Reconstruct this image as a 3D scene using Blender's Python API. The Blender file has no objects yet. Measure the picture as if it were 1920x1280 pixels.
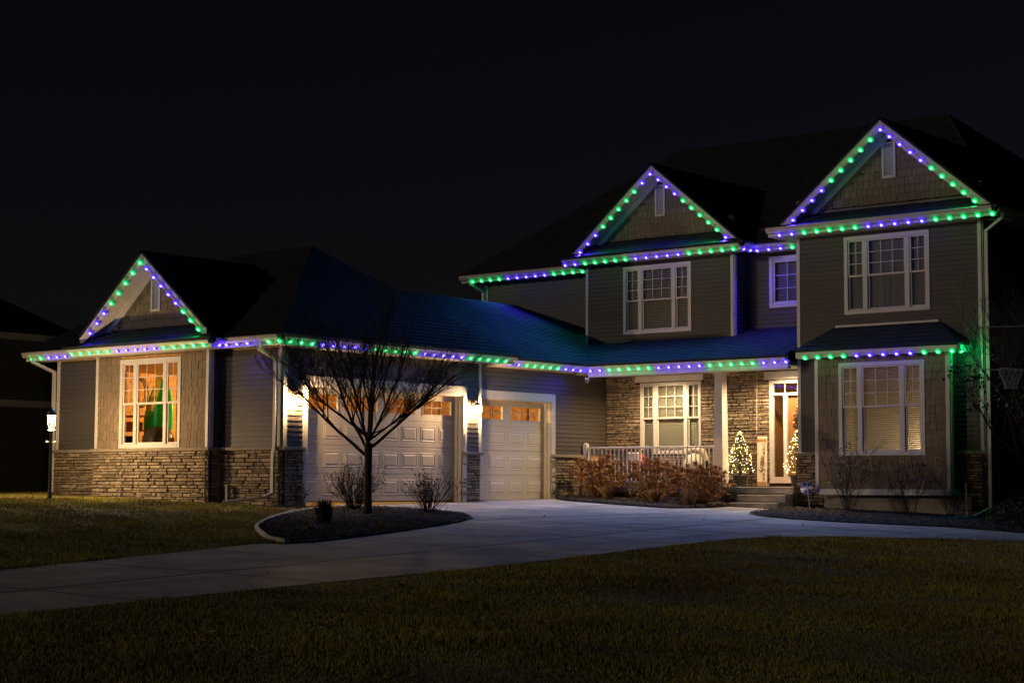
import bpy, bmesh, math, random
import numpy as np
from mathutils import Vector, Matrix, noise
random.seed(7); np.random.seed(7)
R = math.radians
SC = bpy.context.scene
COL = SC.collection

# ------------------------------------------------------------------ camera, sky, sun
cam = bpy.data.cameras.new('camera'); cam.sensor_width = 36; cam.lens = 61.844
cam.clip_start = 0.5; cam.clip_end = 2000
camo = bpy.data.objects.new('camera', cam); COL.objects.link(camo)
yaw, pit, rol = 0.68710, 0.08210, 0.00427
Fw = Vector((-math.sin(yaw)*math.cos(pit), math.cos(yaw)*math.cos(pit), math.sin(pit)))
Rt = Vector((math.cos(yaw), math.sin(yaw), 0)); Up = Rt.cross(Fw)
r2 = Rt*math.cos(rol) + Up*math.sin(rol); u2 = Up*math.cos(rol) - Rt*math.sin(rol)
camo.matrix_world = Matrix(((r2.x, u2.x, -Fw.x, 0), (r2.y, u2.y, -Fw.y, 0), (r2.z, u2.z, -Fw.z, 0), (0, 0, 0, 1)))
SC.camera = camo

SUN_DIR = Vector((0.50, 0.866, 0)).normalized()      # the way the low warm street light travels
SUN_EL = R(9.0)
world = bpy.data.worlds.new('World'); SC.world = world; world.use_nodes = True
wn = world.node_tree.nodes; wl = world.node_tree.links
bg = wn['Background']; sky = wn.new('ShaderNodeTexSky'); sky.sky_type = 'NISHITA'; sky.sun_disc = False
sky.sun_elevation = SUN_EL; sky.sun_rotation = math.atan2(-SUN_DIR.x, -SUN_DIR.y); sky.altitude = 0
sky.air_density = 1.0; sky.dust_density = 0.6; sky.ozone_density = 2.0
tint = wn.new('ShaderNodeMix'); tint.data_type = 'RGBA'; tint.blend_type = 'MULTIPLY'; tint.inputs[0].default_value = 1.0
tint.inputs[7].default_value = (1.25, 0.86, 1.0, 1)      # faint light-polluted night tone
wl.new(sky.outputs[0], tint.inputs[6]); wl.new(tint.outputs[2], bg.inputs[0]); bg.inputs[1].default_value = 0.0016
sun = bpy.data.lights.new('sun', 'SUN'); sun.energy = 0.37; sun.angle = R(0.5); sun.color = (1.0, 0.78, 0.62)
suno = bpy.data.objects.new('sun', sun); COL.objects.link(suno)
d = Vector((SUN_DIR.x*math.cos(SUN_EL), SUN_DIR.y*math.cos(SUN_EL), -math.sin(SUN_EL)))
suno.rotation_euler = d.to_track_quat('-Z', 'Y').to_euler(); suno.location = (-40, -20, 20)
vs = SC.view_settings; vs.view_transform = 'Standard'; vs.look = 'None'; vs.gamma = 1; vs.exposure = 0; vs.use_curve_mapping = False
cy = SC.cycles; cy.use_denoising = True; cy.max_bounces = 5; cy.diffuse_bounces = 3; cy.glossy_bounces = 3
cy.transmission_bounces = 4; cy.transparent_max_bounces = 12; cy.caustics_reflective = False; cy.caustics_refractive = False
cy.sample_clamp_indirect = 2.5; cy.blur_glossy = 0.5
try: cy.denoiser = 'OPENIMAGEDENOISE'; cy.denoising_input_passes = 'RGB_ALBEDO_NORMAL'
except Exception: pass

# ------------------------------------------------------------------ materials
MAT = {}
def mat(name, col, rough=0.7, var=0.0, scale=8.0, bump=0.0, bscale=40.0, rnd=0.0, spec=0.3, metal=0.0, col2=None, stretch=None, dirt=0.0, streak=0.0):
    m = bpy.data.materials.new(name); m.use_nodes = True
    n = m.node_tree.nodes; l = m.node_tree.links; b = n['Principled BSDF']
    b.inputs['Roughness'].default_value = rough; b.inputs['Metallic'].default_value = metal
    b.inputs['Specular IOR Level'].default_value = spec
    geo = n.new('ShaderNodeNewGeometry')
    pos = geo.outputs['Position']
    if stretch:
        mp = n.new('ShaderNodeMapping'); mp.inputs['Scale'].default_value = stretch; l.new(pos, mp.inputs[0]); pos = mp.outputs[0]
    nz = n.new('ShaderNodeTexNoise'); nz.inputs['Scale'].default_value = scale; nz.inputs['Detail'].default_value = 5
    l.new(pos, nz.inputs['Vector'])
    c2 = col2 or tuple(max(0, c*(1-var)) for c in col)
    mix = n.new('ShaderNodeMix'); mix.data_type = 'RGBA'
    mix.inputs[6].default_value = (*c2, 1); mix.inputs[7].default_value = (*tuple(min(1, c*(1+var*0.6)) for c in col), 1)
    rmp = n.new('ShaderNodeMapRange'); rmp.inputs[1].default_value = 0.3; rmp.inputs[2].default_value = 0.7
    l.new(nz.outputs[0], rmp.inputs[0]); l.new(rmp.outputs[0], mix.inputs[0])
    out = mix.outputs[2]
    if rnd:
        oi = n.new('ShaderNodeObjectInfo'); ad = n.new('ShaderNodeMath'); ad.operation = 'ADD'
        l.new(oi.outputs['Random'], ad.inputs[0]); l.new(geo.outputs['Random Per Island'], ad.inputs[1])
        fr = n.new('ShaderNodeMath'); fr.operation = 'FRACT'; l.new(ad.outputs[0], fr.inputs[0])
        mr = n.new('ShaderNodeMapRange'); mr.inputs[3].default_value = 1-rnd; mr.inputs[4].default_value = 1+rnd*0.8
        l.new(fr.outputs[0], mr.inputs[0])
        hs = n.new('ShaderNodeHueSaturation'); l.new(out, hs.inputs['Color']); l.new(mr.outputs[0], hs.inputs['Value'])
        mh = n.new('ShaderNodeMapRange'); mh.inputs[3].default_value = 0.5-rnd*0.03; mh.inputs[4].default_value = 0.5+rnd*0.03
        m2 = n.new('ShaderNodeMath'); m2.operation = 'MULTIPLY'; m2.inputs[1].default_value = 7.31
        f2 = n.new('ShaderNodeMath'); f2.operation = 'FRACT'; l.new(ad.outputs[0], m2.inputs[0]); l.new(m2.outputs[0], f2.inputs[0])
        l.new(f2.outputs[0], mh.inputs[0]); l.new(mh.outputs[0], hs.inputs['Hue'])
        out = hs.outputs[0]
    if dirt:
        n3 = n.new('ShaderNodeTexNoise'); n3.inputs['Scale'].default_value = 0.9; n3.inputs['Detail'].default_value = 8; l.new(geo.outputs['Position'], n3.inputs['Vector'])
        r3 = n.new('ShaderNodeMapRange'); r3.inputs[1].default_value = 0.35; r3.inputs[2].default_value = 0.7; r3.inputs[3].default_value = 1-dirt; r3.inputs[4].default_value = 1.0
        l.new(n3.outputs[0], r3.inputs[0])
        h3 = n.new('ShaderNodeHueSaturation'); l.new(out, h3.inputs['Color']); l.new(r3.outputs[0], h3.inputs['Value']); out = h3.outputs[0]
    if streak:
        mp = n.new('ShaderNodeMapping'); mp.inputs['Scale'].default_value = (1.7, 0.10, 1); mp.inputs['Rotation'].default_value = (0, 0, 0.14); l.new(geo.outputs['Position'], mp.inputs[0])
        n4 = n.new('ShaderNodeTexNoise'); n4.inputs['Scale'].default_value = 1.0; n4.inputs['Detail'].default_value = 6; l.new(mp.outputs[0], n4.inputs['Vector'])
        n5 = n.new('ShaderNodeTexNoise'); n5.inputs['Scale'].default_value = 3.3; n5.inputs['Detail'].default_value = 9; n5.inputs['Roughness'].default_value = .7; l.new(geo.outputs['Position'], n5.inputs['Vector'])
        mm5 = n.new('ShaderNodeMath'); mm5.operation = 'MULTIPLY'; l.new(n4.outputs[0], mm5.inputs[0]); l.new(n5.outputs[0], mm5.inputs[1])
        r4 = n.new('ShaderNodeMapRange'); r4.inputs[1].default_value = 0.16; r4.inputs[2].default_value = 0.32; r4.inputs[3].default_value = 1-streak; r4.inputs[4].default_value = 1.06; l.new(mm5.outputs[0], r4.inputs[0])
        h4 = n.new('ShaderNodeHueSaturation'); l.new(out, h4.inputs['Color']); l.new(r4.outputs[0], h4.inputs['Value']); out = h4.outputs[0]
    l.new(out, b.inputs['Base Color'])
    if bump:
        nb = n.new('ShaderNodeTexNoise'); nb.inputs['Scale'].default_value = bscale; nb.inputs['Detail'].default_value = 6; l.new(pos, nb.inputs['Vector'])
        bp = n.new('ShaderNodeBump'); bp.inputs['Strength'].default_value = bump; bp.inputs['Distance'].default_value = 0.02
        l.new(nb.outputs[0], bp.inputs['Height']); l.new(bp.outputs[0], b.inputs['Normal'])
    MAT[name] = m; return m
def emis(name, col, s, sample=True):
    m = bpy.data.materials.new(name); m.use_nodes = True; n = m.node_tree.nodes; l = m.node_tree.links
    n.remove(n['Principled BSDF']); e = n.new('ShaderNodeEmission'); e.inputs[0].default_value = (*col, 1); e.inputs[1].default_value = s
    l.new(e.outputs[0], n['Material Output'].inputs[0])
    if not sample: m.cycles.emission_sampling = 'NONE'
    MAT[name] = m; return m
def glass(name, tint=(0.9, 0.93, 0.92), rough=0.02):
    m = bpy.data.materials.new(name); m.use_nodes = True; n = m.node_tree.nodes; l = m.node_tree.links
    n.remove(n['Principled BSDF']); t = n.new('ShaderNodeBsdfTransparent'); t.inputs[0].default_value = (*tint, 1)
    g = n.new('ShaderNodeBsdfGlossy'); g.inputs['Roughness'].default_value = rough
    lw = n.new('ShaderNodeLayerWeight'); lw.inputs[0].default_value = 0.5; pw = n.new('ShaderNodeMath'); pw.operation = 'POWER'; pw.inputs[1].default_value = 3.5; l.new(lw.outputs['Facing'], pw.inputs[0])
    f = n.new('ShaderNodeMapRange'); f.inputs[3].default_value = 0.06; f.inputs[4].default_value = 0.75; l.new(pw.outputs[0], f.inputs[0]); mx = n.new('ShaderNodeMixShader')
    l.new(f.outputs[0], mx.inputs[0]); l.new(t.outputs[0], mx.inputs[1]); l.new(g.outputs[0], mx.inputs[2]); l.new(mx.outputs[0], n['Material Output'].inputs[0])
    MAT[name] = m; return m
mat('siding', (0.090, 0.079, 0.070), 0.55, 0.10, 6, 0.10, 60, rnd=0.05, stretch=(1, 1, 6), dirt=0.12)
mat('shake', (0.250, 0.188, 0.132), 0.8, 0.16, 9, 0.5, 45, rnd=0.14, stretch=(6, 6, 0.8), dirt=0.12)
mat('stone', (0.30, 0.235, 0.165), 0.85, 0.45, 14, 0.9, 26, rnd=0.38)
mat('stone_gap', (0.035, 0.03, 0.026), 0.95, 0.3, 10)
mat('cap', (0.30, 0.25, 0.19), 0.85, 0.25, 20, 0.6, 60)
mat('trim', (0.62, 0.595, 0.57), 0.5, 0.05, 3, 0.04, 50, dirt=0.08)
mat('gutter', (0.55, 0.52, 0.48), 0.42, 0.06, 4, dirt=0.10)
mat('garage_door', (0.56, 0.50, 0.43), 0.5, 0.05, 4, 0.12, 30, stretch=(1, 1, 8), dirt=0.10)
mat('roofing', (0.031, 0.035, 0.042), 0.9, 0.45, 5, 0.6, 90, dirt=0.25)
mat('concrete', (0.53, 0.49, 0.44), 0.85, 0.18, 1.3, 0.35, 120, rnd=0.07, dirt=0.42, streak=0.35)
mat('joint', (0.06, 0.056, 0.052), 0.95, 0.2, 5)
mat('foundation', (0.27, 0.25, 0.22), 0.9, 0.2, 3, 0.4, 40, dirt=0.2)
mat('lawn_soil', (0.19, 0.165, 0.045), 0.95, 0.5, 1.1, 0.8, 40, col2=(0.15, 0.105, 0.04))
mat('grass', (0.28, 0.265, 0.036), 0.7, 0.5, 0.5, rnd=0.35, col2=(0.17, 0.13, 0.045))
mat('mulch', (0.045, 0.030, 0.020), 0.9, 0.5, 30, 0.6, 60, rnd=0.6)
mat('mulch_soil', (0.020, 0.015, 0.012), 0.95, 0.5, 20, 0.9, 60)
mat('edging', (0.42, 0.40, 0.36), 0.8, 0.1, 6)
mat('bark', (0.050, 0.038, 0.030), 0.85, 0.4, 20, 0.8, 50, stretch=(1, 1, 0.2))
mat('twig', (0.045, 0.034, 0.028), 0.8, 0.4, 20)
mat('dry_leaf', (0.10, 0.045, 0.02), 0.8, 0.4, 10, rnd=0.5)
mat('dark_leaf', (0.09, 0.05, 0.042), 0.5, 0.5, 6, rnd=0.6)
mat('hydrangea', (0.33, 0.155, 0.052), 0.85, 0.45, 30, rnd=0.35)
mat('straw', (0.30, 0.19, 0.08), 0.8, 0.35, 20, rnd=0.4)
mat('needle', (0.045, 0.085, 0.025), 0.7, 0.4, 10, rnd=0.4)
mat('yew', (0.020, 0.036, 0.016), 0.7, 0.4, 6, rnd=0.5)
mat('black_metal', (0.018, 0.018, 0.02), 0.4, 0.2, 8, spec=0.5)
mat('bronze', (0.10, 0.08, 0.06), 0.4, 0.2, 8, metal=0.5)
mat('pot', (0.030, 0.034, 0.030), 0.6, 0.2, 8)
mat('osb', (0.58, 0.33, 0.12), 0.8, 0.45, 11, 0.2, 30, stretch=(1, 1.6, 1))
mat('stud', (0.40, 0.20, 0.07), 0.8, 0.3, 6)
mat('dark_room', (0.05, 0.05, 0.055), 0.9)
mat('cream_room', (0.45, 0.40, 0.33), 0.9, 0.1, 2)
mat('blind', (0.27, 0.26, 0.20), 0.6, 0.06, 4)
mat('blind_grey', (0.46, 0.43, 0.36), 0.6, 0.08, 4)
mat('curtain', (0.22, 0.22, 0.25), 0.9, 0.3, 3, stretch=(8, 8, 0.3))
mat('wood_door', (0.24, 0.11, 0.038), 0.45, 0.3, 5, 0.1, 30, stretch=(6, 6, 0.6))
mat('sign_board', (0.66, 0.56, 0.44), 0.8, 0.1, 8, 0.2, 30)
mat('sign_wood', (0.35, 0.20, 0.09), 0.8, 0.2, 8)
mat('ink', (0.05, 0.035, 0.025), 0.8)
mat('rope', (0.55, 0.45, 0.32), 0.9)
mat('red', (0.50, 0.030, 0.022), 0.6, 0.2, 10); mat('red_ball', (0.65, 0.11, 0.06), 0.25, 0.1, 6, spec=0.6)
mat('cream_cloth', (0.60, 0.55, 0.46), 0.9, 0.1, 8, 0.3, 40)
mat('green_plastic', (0.015, 0.80, 0.12), 0.35, 0.1, 3); mat('yellow_plastic', (0.52, 0.36, 0.03), 0.4, 0.3, 8)
mat('orange_wood', (0.55, 0.24, 0.05), 0.5, 0.2, 5); mat('tarp', (0.035, 0.032, 0.03), 0.35, 0.3, 8, 0.5, 10)
mat('white_plastic', (0.72, 0.72, 0.74), 0.4); mat('net', (0.30, 0.32, 0.40), 0.8); mat('hoop_rim', (0.14, 0.08, 0.085), 0.4)
mat('blue_foil', (0.05, 0.10, 0.42), 0.3, 0.3, 20, rnd=0.5, spec=0.7); mat('white_foil', (0.6, 0.65, 0.75), 0.3)
mat('grey_box', (0.20, 0.20, 0.20), 0.5); mat('neighbor_wall', (0.10, 0.095, 0.09), 0.8, 0.15, 3); mat('neighbor_trim', (0.55, 0.53, 0.52), 0.7)
mat('rust_mat', (0.26, 0.10, 0.04), 0.9, 0.4, 30, 0.6, 80)
glass('pane'); glass('clear_glass', (0.97, 0.97, 0.95))
emis('led_green', (0.16, 1.0, 0.32), 4.5, False); emis('led_blue', (0.28, 0.21, 1.0), 5.5, False)
emis('led_green_rim', (0.0, 0.66, 0.13), 1.25, False); emis('led_blue_rim', (0.07, 0.025, 1.0), 1.7, False)  # halo colours: the bloom around each LED put in as emission
emis('lamp_bulb', (1.0, 0.80, 0.52), 60.0, False); emis('lantern_bulb', (1.0, 0.80, 0.50), 40.0, False)
emis('can_lens', (1.0, 0.86, 0.72), 22.0, False); emis('fairy', (1.0, 0.72, 0.22), 5.5, False); emis('fairy_cool', (1.0, 0.72, 0.80), 5.5, False)

# ------------------------------------------------------------------ mesh helpers
def wm(o): return o.matrix_basis.copy()
def setparent(o, p):
    if p is not None:
        o.parent = p; o.matrix_parent_inverse = wm(p).inverted()
def tag(o, label=None, cat=None, group=None, kind=None):
    if label: o['label'] = label
    if cat: o['category'] = cat
    if group: o['group'] = group
    if kind: o['kind'] = kind
    return o
def empty(name, loc, label=None, cat=None, group=None, parent=None):
    o = bpy.data.objects.new(name, None); o.location = loc; o.empty_display_size = 0.2; COL.objects.link(o); setparent(o, parent)
    return tag(o, label, cat, group)
def link(name, me, m=None, parent=None, loc=None, rz=0, scale=None):
    o = bpy.data.objects.new(name, me)
    if m is not None and not me.materials: me.materials.append(MAT[m])
    if loc is not None: o.location = loc
    if rz: o.rotation_euler = (0, 0, rz)
    if scale is not None: o.scale = scale
    COL.objects.link(o); setparent(o, parent); return o
class MB:
    def __init__(s): s.v = []; s.f = []; s.smooth = False
    def add(s, vs, fs):
        b = len(s.v); s.v += [tuple(v) for v in vs]; s.f += [tuple(b+i for i in f) for f in fs]; return s
    def box(s, x0, x1, y0, y1, z0, z1):
        return s.add([(x0, y0, z0), (x1, y0, z0), (x1, y1, z0), (x0, y1, z0), (x0, y0, z1), (x1, y0, z1), (x1, y1, z1), (x0, y1, z1)],
                     [(0, 3, 2, 1), (4, 5, 6, 7), (0, 1, 5, 4), (1, 2, 6, 5), (2, 3, 7, 6), (3, 0, 4, 7)])
    def bbox(s, x0, x1, y0, y1, z0, z1, b=0.008):      # box with chamfered front (-y) edges
        return s.add([(x0, y1, z0), (x1, y1, z0), (x1, y1, z1), (x0, y1, z1), (x0, y0+b, z0), (x1, y0+b, z0), (x1, y0+b, z1), (x0, y0+b, z1),
                      (x0+b, y0, z0+b), (x1-b, y0, z0+b), (x1-b, y0, z1-b), (x0+b, y0, z1-b)],
                     [(3, 2, 1, 0), (0, 1, 5, 4), (1, 2, 6, 5), (2, 3, 7, 6), (3, 0, 4, 7), (4, 5, 9, 8), (5, 6, 10, 9), (6, 7, 11, 10), (7, 4, 8, 11), (8, 9, 10, 11)])
    def prism(s, poly, vec):     # poly: list of 3D points, extruded along vec
        n = len(poly); a = [Vector(p) for p in poly]; b = [p+Vector(vec) for p in a]
        return s.add(a+b, [tuple(range(n))[::-1], tuple(range(n, 2*n))] + [(i, (i+1) % n, n+(i+1) % n, n+i) for i in range(n)])
    def tube(s, pts, rad, n=6, cap=True):
        pts = [Vector(p) for p in pts]; rad = rad if isinstance(rad, (list, tuple)) else [rad]*len(pts)
        base = len(s.v); prev = None
        for i, p in enumerate(pts):
            t = (pts[min(i+1, len(pts)-1)]-pts[max(i-1, 0)])
            if t.length < 1e-9: t = Vector((0, 0, 1))
            t.normalize()
            a = prev - t*prev.dot(t) if prev is not None else t.cross(Vector((0.31, 0.95, 0.05)) if abs(t.x)+abs(t.y) < 0.2 or abs(t.y) < 0.9 else Vector((1, 0, 0)))
            if a.length < 1e-6: a = t.orthogonal()
            a.normalize(); prev = a; b = t.cross(a)
            for k in range(n):
                q = 2*math.pi*k/n; s.v.append(tuple(p+(a*math.cos(q)+b*math.sin(q))*rad[i]))
        for i in range(len(pts)-1):
            for k in range(n):
                k2 = (k+1) % n; s.f.append((base+i*n+k, base+i*n+k2, base+(i+1)*n+k2, base+(i+1)*n+k))
        if cap:
            s.f.append(tuple(base+k for k in range(n))[::-1]); s.f.append(tuple(base+(len(pts)-1)*n+k for k in range(n)))
        return s
    def lathe(s, prof, c=(0, 0, 0), n=16):
        base = len(s.v)
        for r, z in prof:
            for k in range(n):
                q = 2*math.pi*k/n; s.v.append((c[0]+r*math.cos(q), c[1]+r*math.sin(q), c[2]+z))
        for i in range(len(prof)-1):
            for k in range(n):
                k2 = (k+1) % n; s.f.append((base+i*n+k, base+i*n+k2, base+(i+1)*n+k2, base+(i+1)*n+k))
        s.f.append(tuple(base+k for k in range(n))[::-1]); s.f.append(tuple(base+(len(prof)-1)*n+k for k in range(n)))
        return s
    def ball(s, c, r, n=8, sq=1.0):
        return s.lathe([(max(1e-4, r*math.sin(math.pi*i/n)), -r*sq*math.cos(math.pi*i/n)) for i in range(n+1)], c, n)
    def mesh(s, name='m'):
        me = bpy.data.meshes.new(name); me.from_pydata(s.v, [], s.f); me.validate(); me.update()
        if s.smooth:
            for p in me.polygons: p.use_smooth = True
        return me
    def build(s, name, m, parent=None, loc=None, rz=0):
        return link(name, s.mesh(name), m, parent, loc, rz)
def npmesh(name, verts, faces_flat, k, m):   # verts (N,3), faces (M,k)
    me = bpy.data.meshes.new(name); nv = len(verts); nf = len(faces_flat)
    me.vertices.add(nv); me.vertices.foreach_set('co', np.asarray(verts, dtype=np.float32).ravel())
    me.loops.add(nf*k); me.loops.foreach_set('vertex_index', np.asarray(faces_flat, dtype=np.int32).ravel())
    me.polygons.add(nf); me.polygons.foreach_set('loop_start', np.arange(0, nf*k, k, dtype=np.int32))
    try: me.polygons.foreach_set('loop_total', np.full(nf, k, dtype=np.int32))
    except Exception: pass
    me.update(calc_edges=True); me.validate(); me.materials.append(MAT[m]); return me
HALF = math.pi/2
class Fr:                      # a wall frame: local x runs along the wall, -y points out of the house
    def __init__(s, kind, off): s.kind = kind; s.off = off; s.rz = 0 if kind == 'front' else HALF
    def p(s, u, d, z): return Vector((u, s.off+d, z)) if s.kind == 'front' else Vector((s.off-d, u, z))
    def origin(s): return Vector((0, s.off, 0)) if s.kind == 'front' else Vector((s.off, 0, 0))

# ------------------------------------------------------------------ ground
C0, C1, C2 = -1.63503, -0.034398, 0.013321
def pl(x, y): return C0 + C1*x + C2*y
def gz(x, y):
    p = pl(x, y)
    if p > -0.32: p = -0.32 + (1-math.exp(-(p+0.32)/0.10))*0.10
    return p
gx = np.concatenate([np.arange(-400, -60, 20), np.arange(-60, 20, 2), np.arange(20, 420, 20)])
gy = np.concatenate([np.arange(-300, -20, 20), np.arange(-20, 60, 2), np.arange(60, 460, 20)])
gm = MB(); nx, ny = len(gx), len(gy)
gm.v = [(float(x), float(y), gz(x, y)) for y in gy for x in gx]
gm.f = [(j*nx+i, j*nx+i+1, (j+1)*nx+i+1, (j+1)*nx+i) for j in range(ny-1) for i in range(nx-1)]
tag(gm.build('ground', 'lawn_soil'), kind='structure')

DRIVE = [(-11.6, -18), (-12.0, 2), (-12.53, 8.64), (-12.80, 10.5), (-13.15, 12.99), (-13.45, 15.79), (-13.90, 18.44), (-14.28, 20.26), (-14.6, 22.06), (-14.81, 23.58), (-14.77, 24.65), (-14.3, 25.71), (-13.37, 26.51), (-11.88, 27.72), (-6.5, 31.2),
         (-7.6, 33.0), (-12.83, 29.95), (-13.83, 30.30), (-14.6, 30.52), (-15.75, 30.20), (-16.59, 30.05), (-17.57, 30.15), (-18.6, 30.6), (-19.35, 31.3), (-19.95, 33.0), (-20.12, 33.95), (-21.55, 33.95), (-21.35, 32.6), (-21.6, 31.75), (-22.45, 31.82), (-24.35, 32.35), (-25.42, 32.75), (-26.0, 33.45), (-26.0, 30.35), (-25.6, 30.35), (-25.6, 24.75), (-24.7, 24.80),
         (-24.49, 25.51), (-23.74, 25.72), (-22.86, 25.66), (-21.79, 25.20), (-20.95, 24.42), (-20.12, 23.09), (-19.32, 21.38), (-18.41, 19.18), (-17.75, 17.32), (-17.73, 16.74), (-18.02, 16.60), (-17.04, 13.6), (-16.38, 11.28), (-15.7, 2), (-15.6, -18)]
BED = [(-20.36, 18.62), (-19.26, 17.71), (-18.31, 17.0), (-17.76, 16.78), (-17.77, 17.32), (-18.43, 19.18), (-19.34, 21.38), (-20.14, 23.09), (-20.97, 24.40), (-21.80, 25.16), (-22.86, 25.60), (-23.74, 25.66), (-24.49, 25.47), (-24.70, 24.88), (-24.22, 23.62), (-23.53, 22.41), (-22.26, 20.7), (-21.18, 19.45)]
PBED = [(-26.0, 33.46), (-25.42, 32.77), (-24.35, 32.37), (-22.45, 31.84), (-21.62, 31.77), (-21.37, 32.62), (-21.57, 34.0), (-21.57, 34.6), (-26.1, 34.6)]
RBED = [(-20.10, 33.96), (-19.93, 33.0), (-19.33, 31.32), (-18.6, 30.62), (-17.57, 30.17), (-16.59, 30.07), (-15.75, 30.22), (-14.6, 30.54), (-13.83, 30.32), (-12.9, 30.0), (-11.8, 31.6), (-12.2, 35.2), (-15.6, 36.0), (-15.74, 34.8), (-20.10, 34.8)]
def inpoly(P, X, Y):
    ins = np.zeros(len(X), bool); n = len(P)
    for i in range(n):
        x1, y1 = P[i]; x2, y2 = P[(i+1) % n]
        c = ((y1 > Y) != (y2 > Y)) & (X < (x2-x1)*(Y-y1)/(y2-y1+1e-12)+x1); ins ^= c
    return ins
def flat(poly, off): return [(x, y, pl(x, y)+off) for x, y in poly]
# driveway: a base sheet and its separate concrete panels
dw = MB().add(flat(DRIVE, 0.006), [tuple(range(len(DRIVE)))]).build('driveway', 'joint'); tag(dw, kind='structure')
bm = bmesh.new(); bm.faces.new([bm.verts.new(p) for p in flat(DRIVE, 0.0065)])
cuts = [((-14.2, 9.78), (-15.05, 14.0)), ]
def cut(p, q):
    dx, dy = q[0]-p[0], q[1]-p[1]
    bmesh.ops.bisect_plane(bm, geom=bm.verts[:]+bm.edges[:]+bm.faces[:], plane_co=(p[0], p[1], 0), plane_no=(-dy, dx, 0), dist=1e-4)
cut((-14.2, 9.78), (-16.54, 21.88))
for y, s in ((-8, .1), (-2, .1), (4, .1), (7.2, .12), (10.1, .13), (12.85, .13), (15.4, .10), (18.5, .07), (21.7, 0.0), (24.9, 0.0), (28.2, 0.0)):
    cut((-15, y), (-14, y+s))
cut((-20.5, 20), (-20.5, 34)); cut((-10.5, 26), (-11.5, 33)); 
for i, f in enumerate(list(bm.faces)):
    if f.calc_area() < 0.25: continue
    vs_ = [v.co.copy() for v in f.verts]; c = f.calc_center_median(); b2 = bmesh.new()
    nf = b2.faces.new([b2.verts.new(v) for v in vs_])
    if nf.normal.z < 0: nf.normal_flip()
    b2.normal_update()
    bmesh.ops.inset_individual(b2, faces=[nf], thickness=0.042, depth=0.0, use_even_offset=True)
    keep = max(b2.faces, key=lambda g: g.calc_area())
    bmesh.ops.delete(b2, geom=[g for g in b2.faces if g is not keep], context='FACES')
    ex = bmesh.ops.extrude_face_region(b2, geom=[keep]); 
    bmesh.ops.translate(b2, verts=[g for g in ex['geom'] if isinstance(g, bmesh.types.BMVert)], vec=(0, 0, 0.0015+0.001*random.random()))
    bmesh.ops.recalc_face_normals(b2, faces=b2.faces[:])
    me = bpy.data.meshes.new('concrete_panel'); b2.to_mesh(me); b2.free(); link('concrete_panel', me, 'concrete', dw)
print('panels', len(dw.children)); bm.free()
# planting beds
def bed(poly, label_name, n, seed):
    rs = np.random.RandomState(seed)
    o = MB().add(flat(poly, 0.03), [tuple(range(len(poly)))]).build(label_name, 'mulch_soil'); tag(o, kind='structure')
    P = np.array(poly); lo, hi = P.min(0), P.max(0)
    X = rs.uniform(lo[0], hi[0], n*3); Y = rs.uniform(lo[1], hi[1], n*3); k = inpoly(poly, X, Y); X, Y = X[k][:n], Y[k][:n]; m = len(X)
    Z = pl(X, Y)+0.03+rs.uniform(0, 0.035, m)
    L = rs.uniform(0.03, 0.075, m); W = rs.uniform(0.012, 0.03, m); a = rs.uniform(0, 6.28, m); t = rs.uniform(-.5, .5, m)
    ux, uy, uz = np.cos(a)*np.cos(t), np.sin(a)*np.cos(t), np.sin(t); vx, vy, vz = -np.sin(a), np.cos(a), rs.uniform(-.4, .4, m)
    V = np.zeros((m, 5, 3)); c = np.stack([X, Y, Z], 1); u = np.stack([ux, uy, uz], 1)*L[:, None]/2; w = np.stack([vx, vy, vz], 1)*W[:, None]/2
    V[:, 0] = c-u-w; V[:, 1] = c+u-w*.6; V[:, 2] = c+u*.9+w; V[:, 3] = c-u+w*.8; V[:, 4] = c+np.array([0, 0, 0.012])
    base = np.arange(m)[:, None]*5
    F = np.concatenate([base+np.array([[0, 1, 4]]), base+np.array([[1, 2, 4]]), base+np.array([[2, 3, 4]]), base+np.array([[3, 0, 4]])])
    g = link('mulch_chips', npmesh('mulch_chips', V.reshape(-1, 3), F, 3, 'mulch'), None, o); g['kind'] = 'stuff'
    return o
bed(BED, 'island_bed', 14000, 1); bed(PBED, 'porch_bed', 7000, 2); bed(RBED, 'bay_bed', 12000, 3)
e = MB(); pts = [BED[i] for i in (13, 14, 15, 16, 17, 0, 1, 2, 3)]
pts = [(x, y, pl(x, y)+0.045) for x, y in pts]
sm = []
for i in range(len(pts)-1):
    for t in np.linspace(0, 1, 5)[:-1]:
        p0, p1, p2, p3 = [Vector(pts[min(max(i+k, 0), len(pts)-1)]) for k in (-1, 0, 1, 2)]
        sm.append(0.5*((2*p1)+(p2-p0)*t+(2*p0-5*p1+4*p2-p3)*t*t+(3*p1-p0-3*p2+p3)*t**3))
sm.append(Vector(pts[-1])); e.smooth = True; e.tube(sm, 0.035, 8)
tag(e.build('bed_edging', 'edging'), 'pale curved edging strip around the lawn side of the island bed', 'garden edging')

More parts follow.
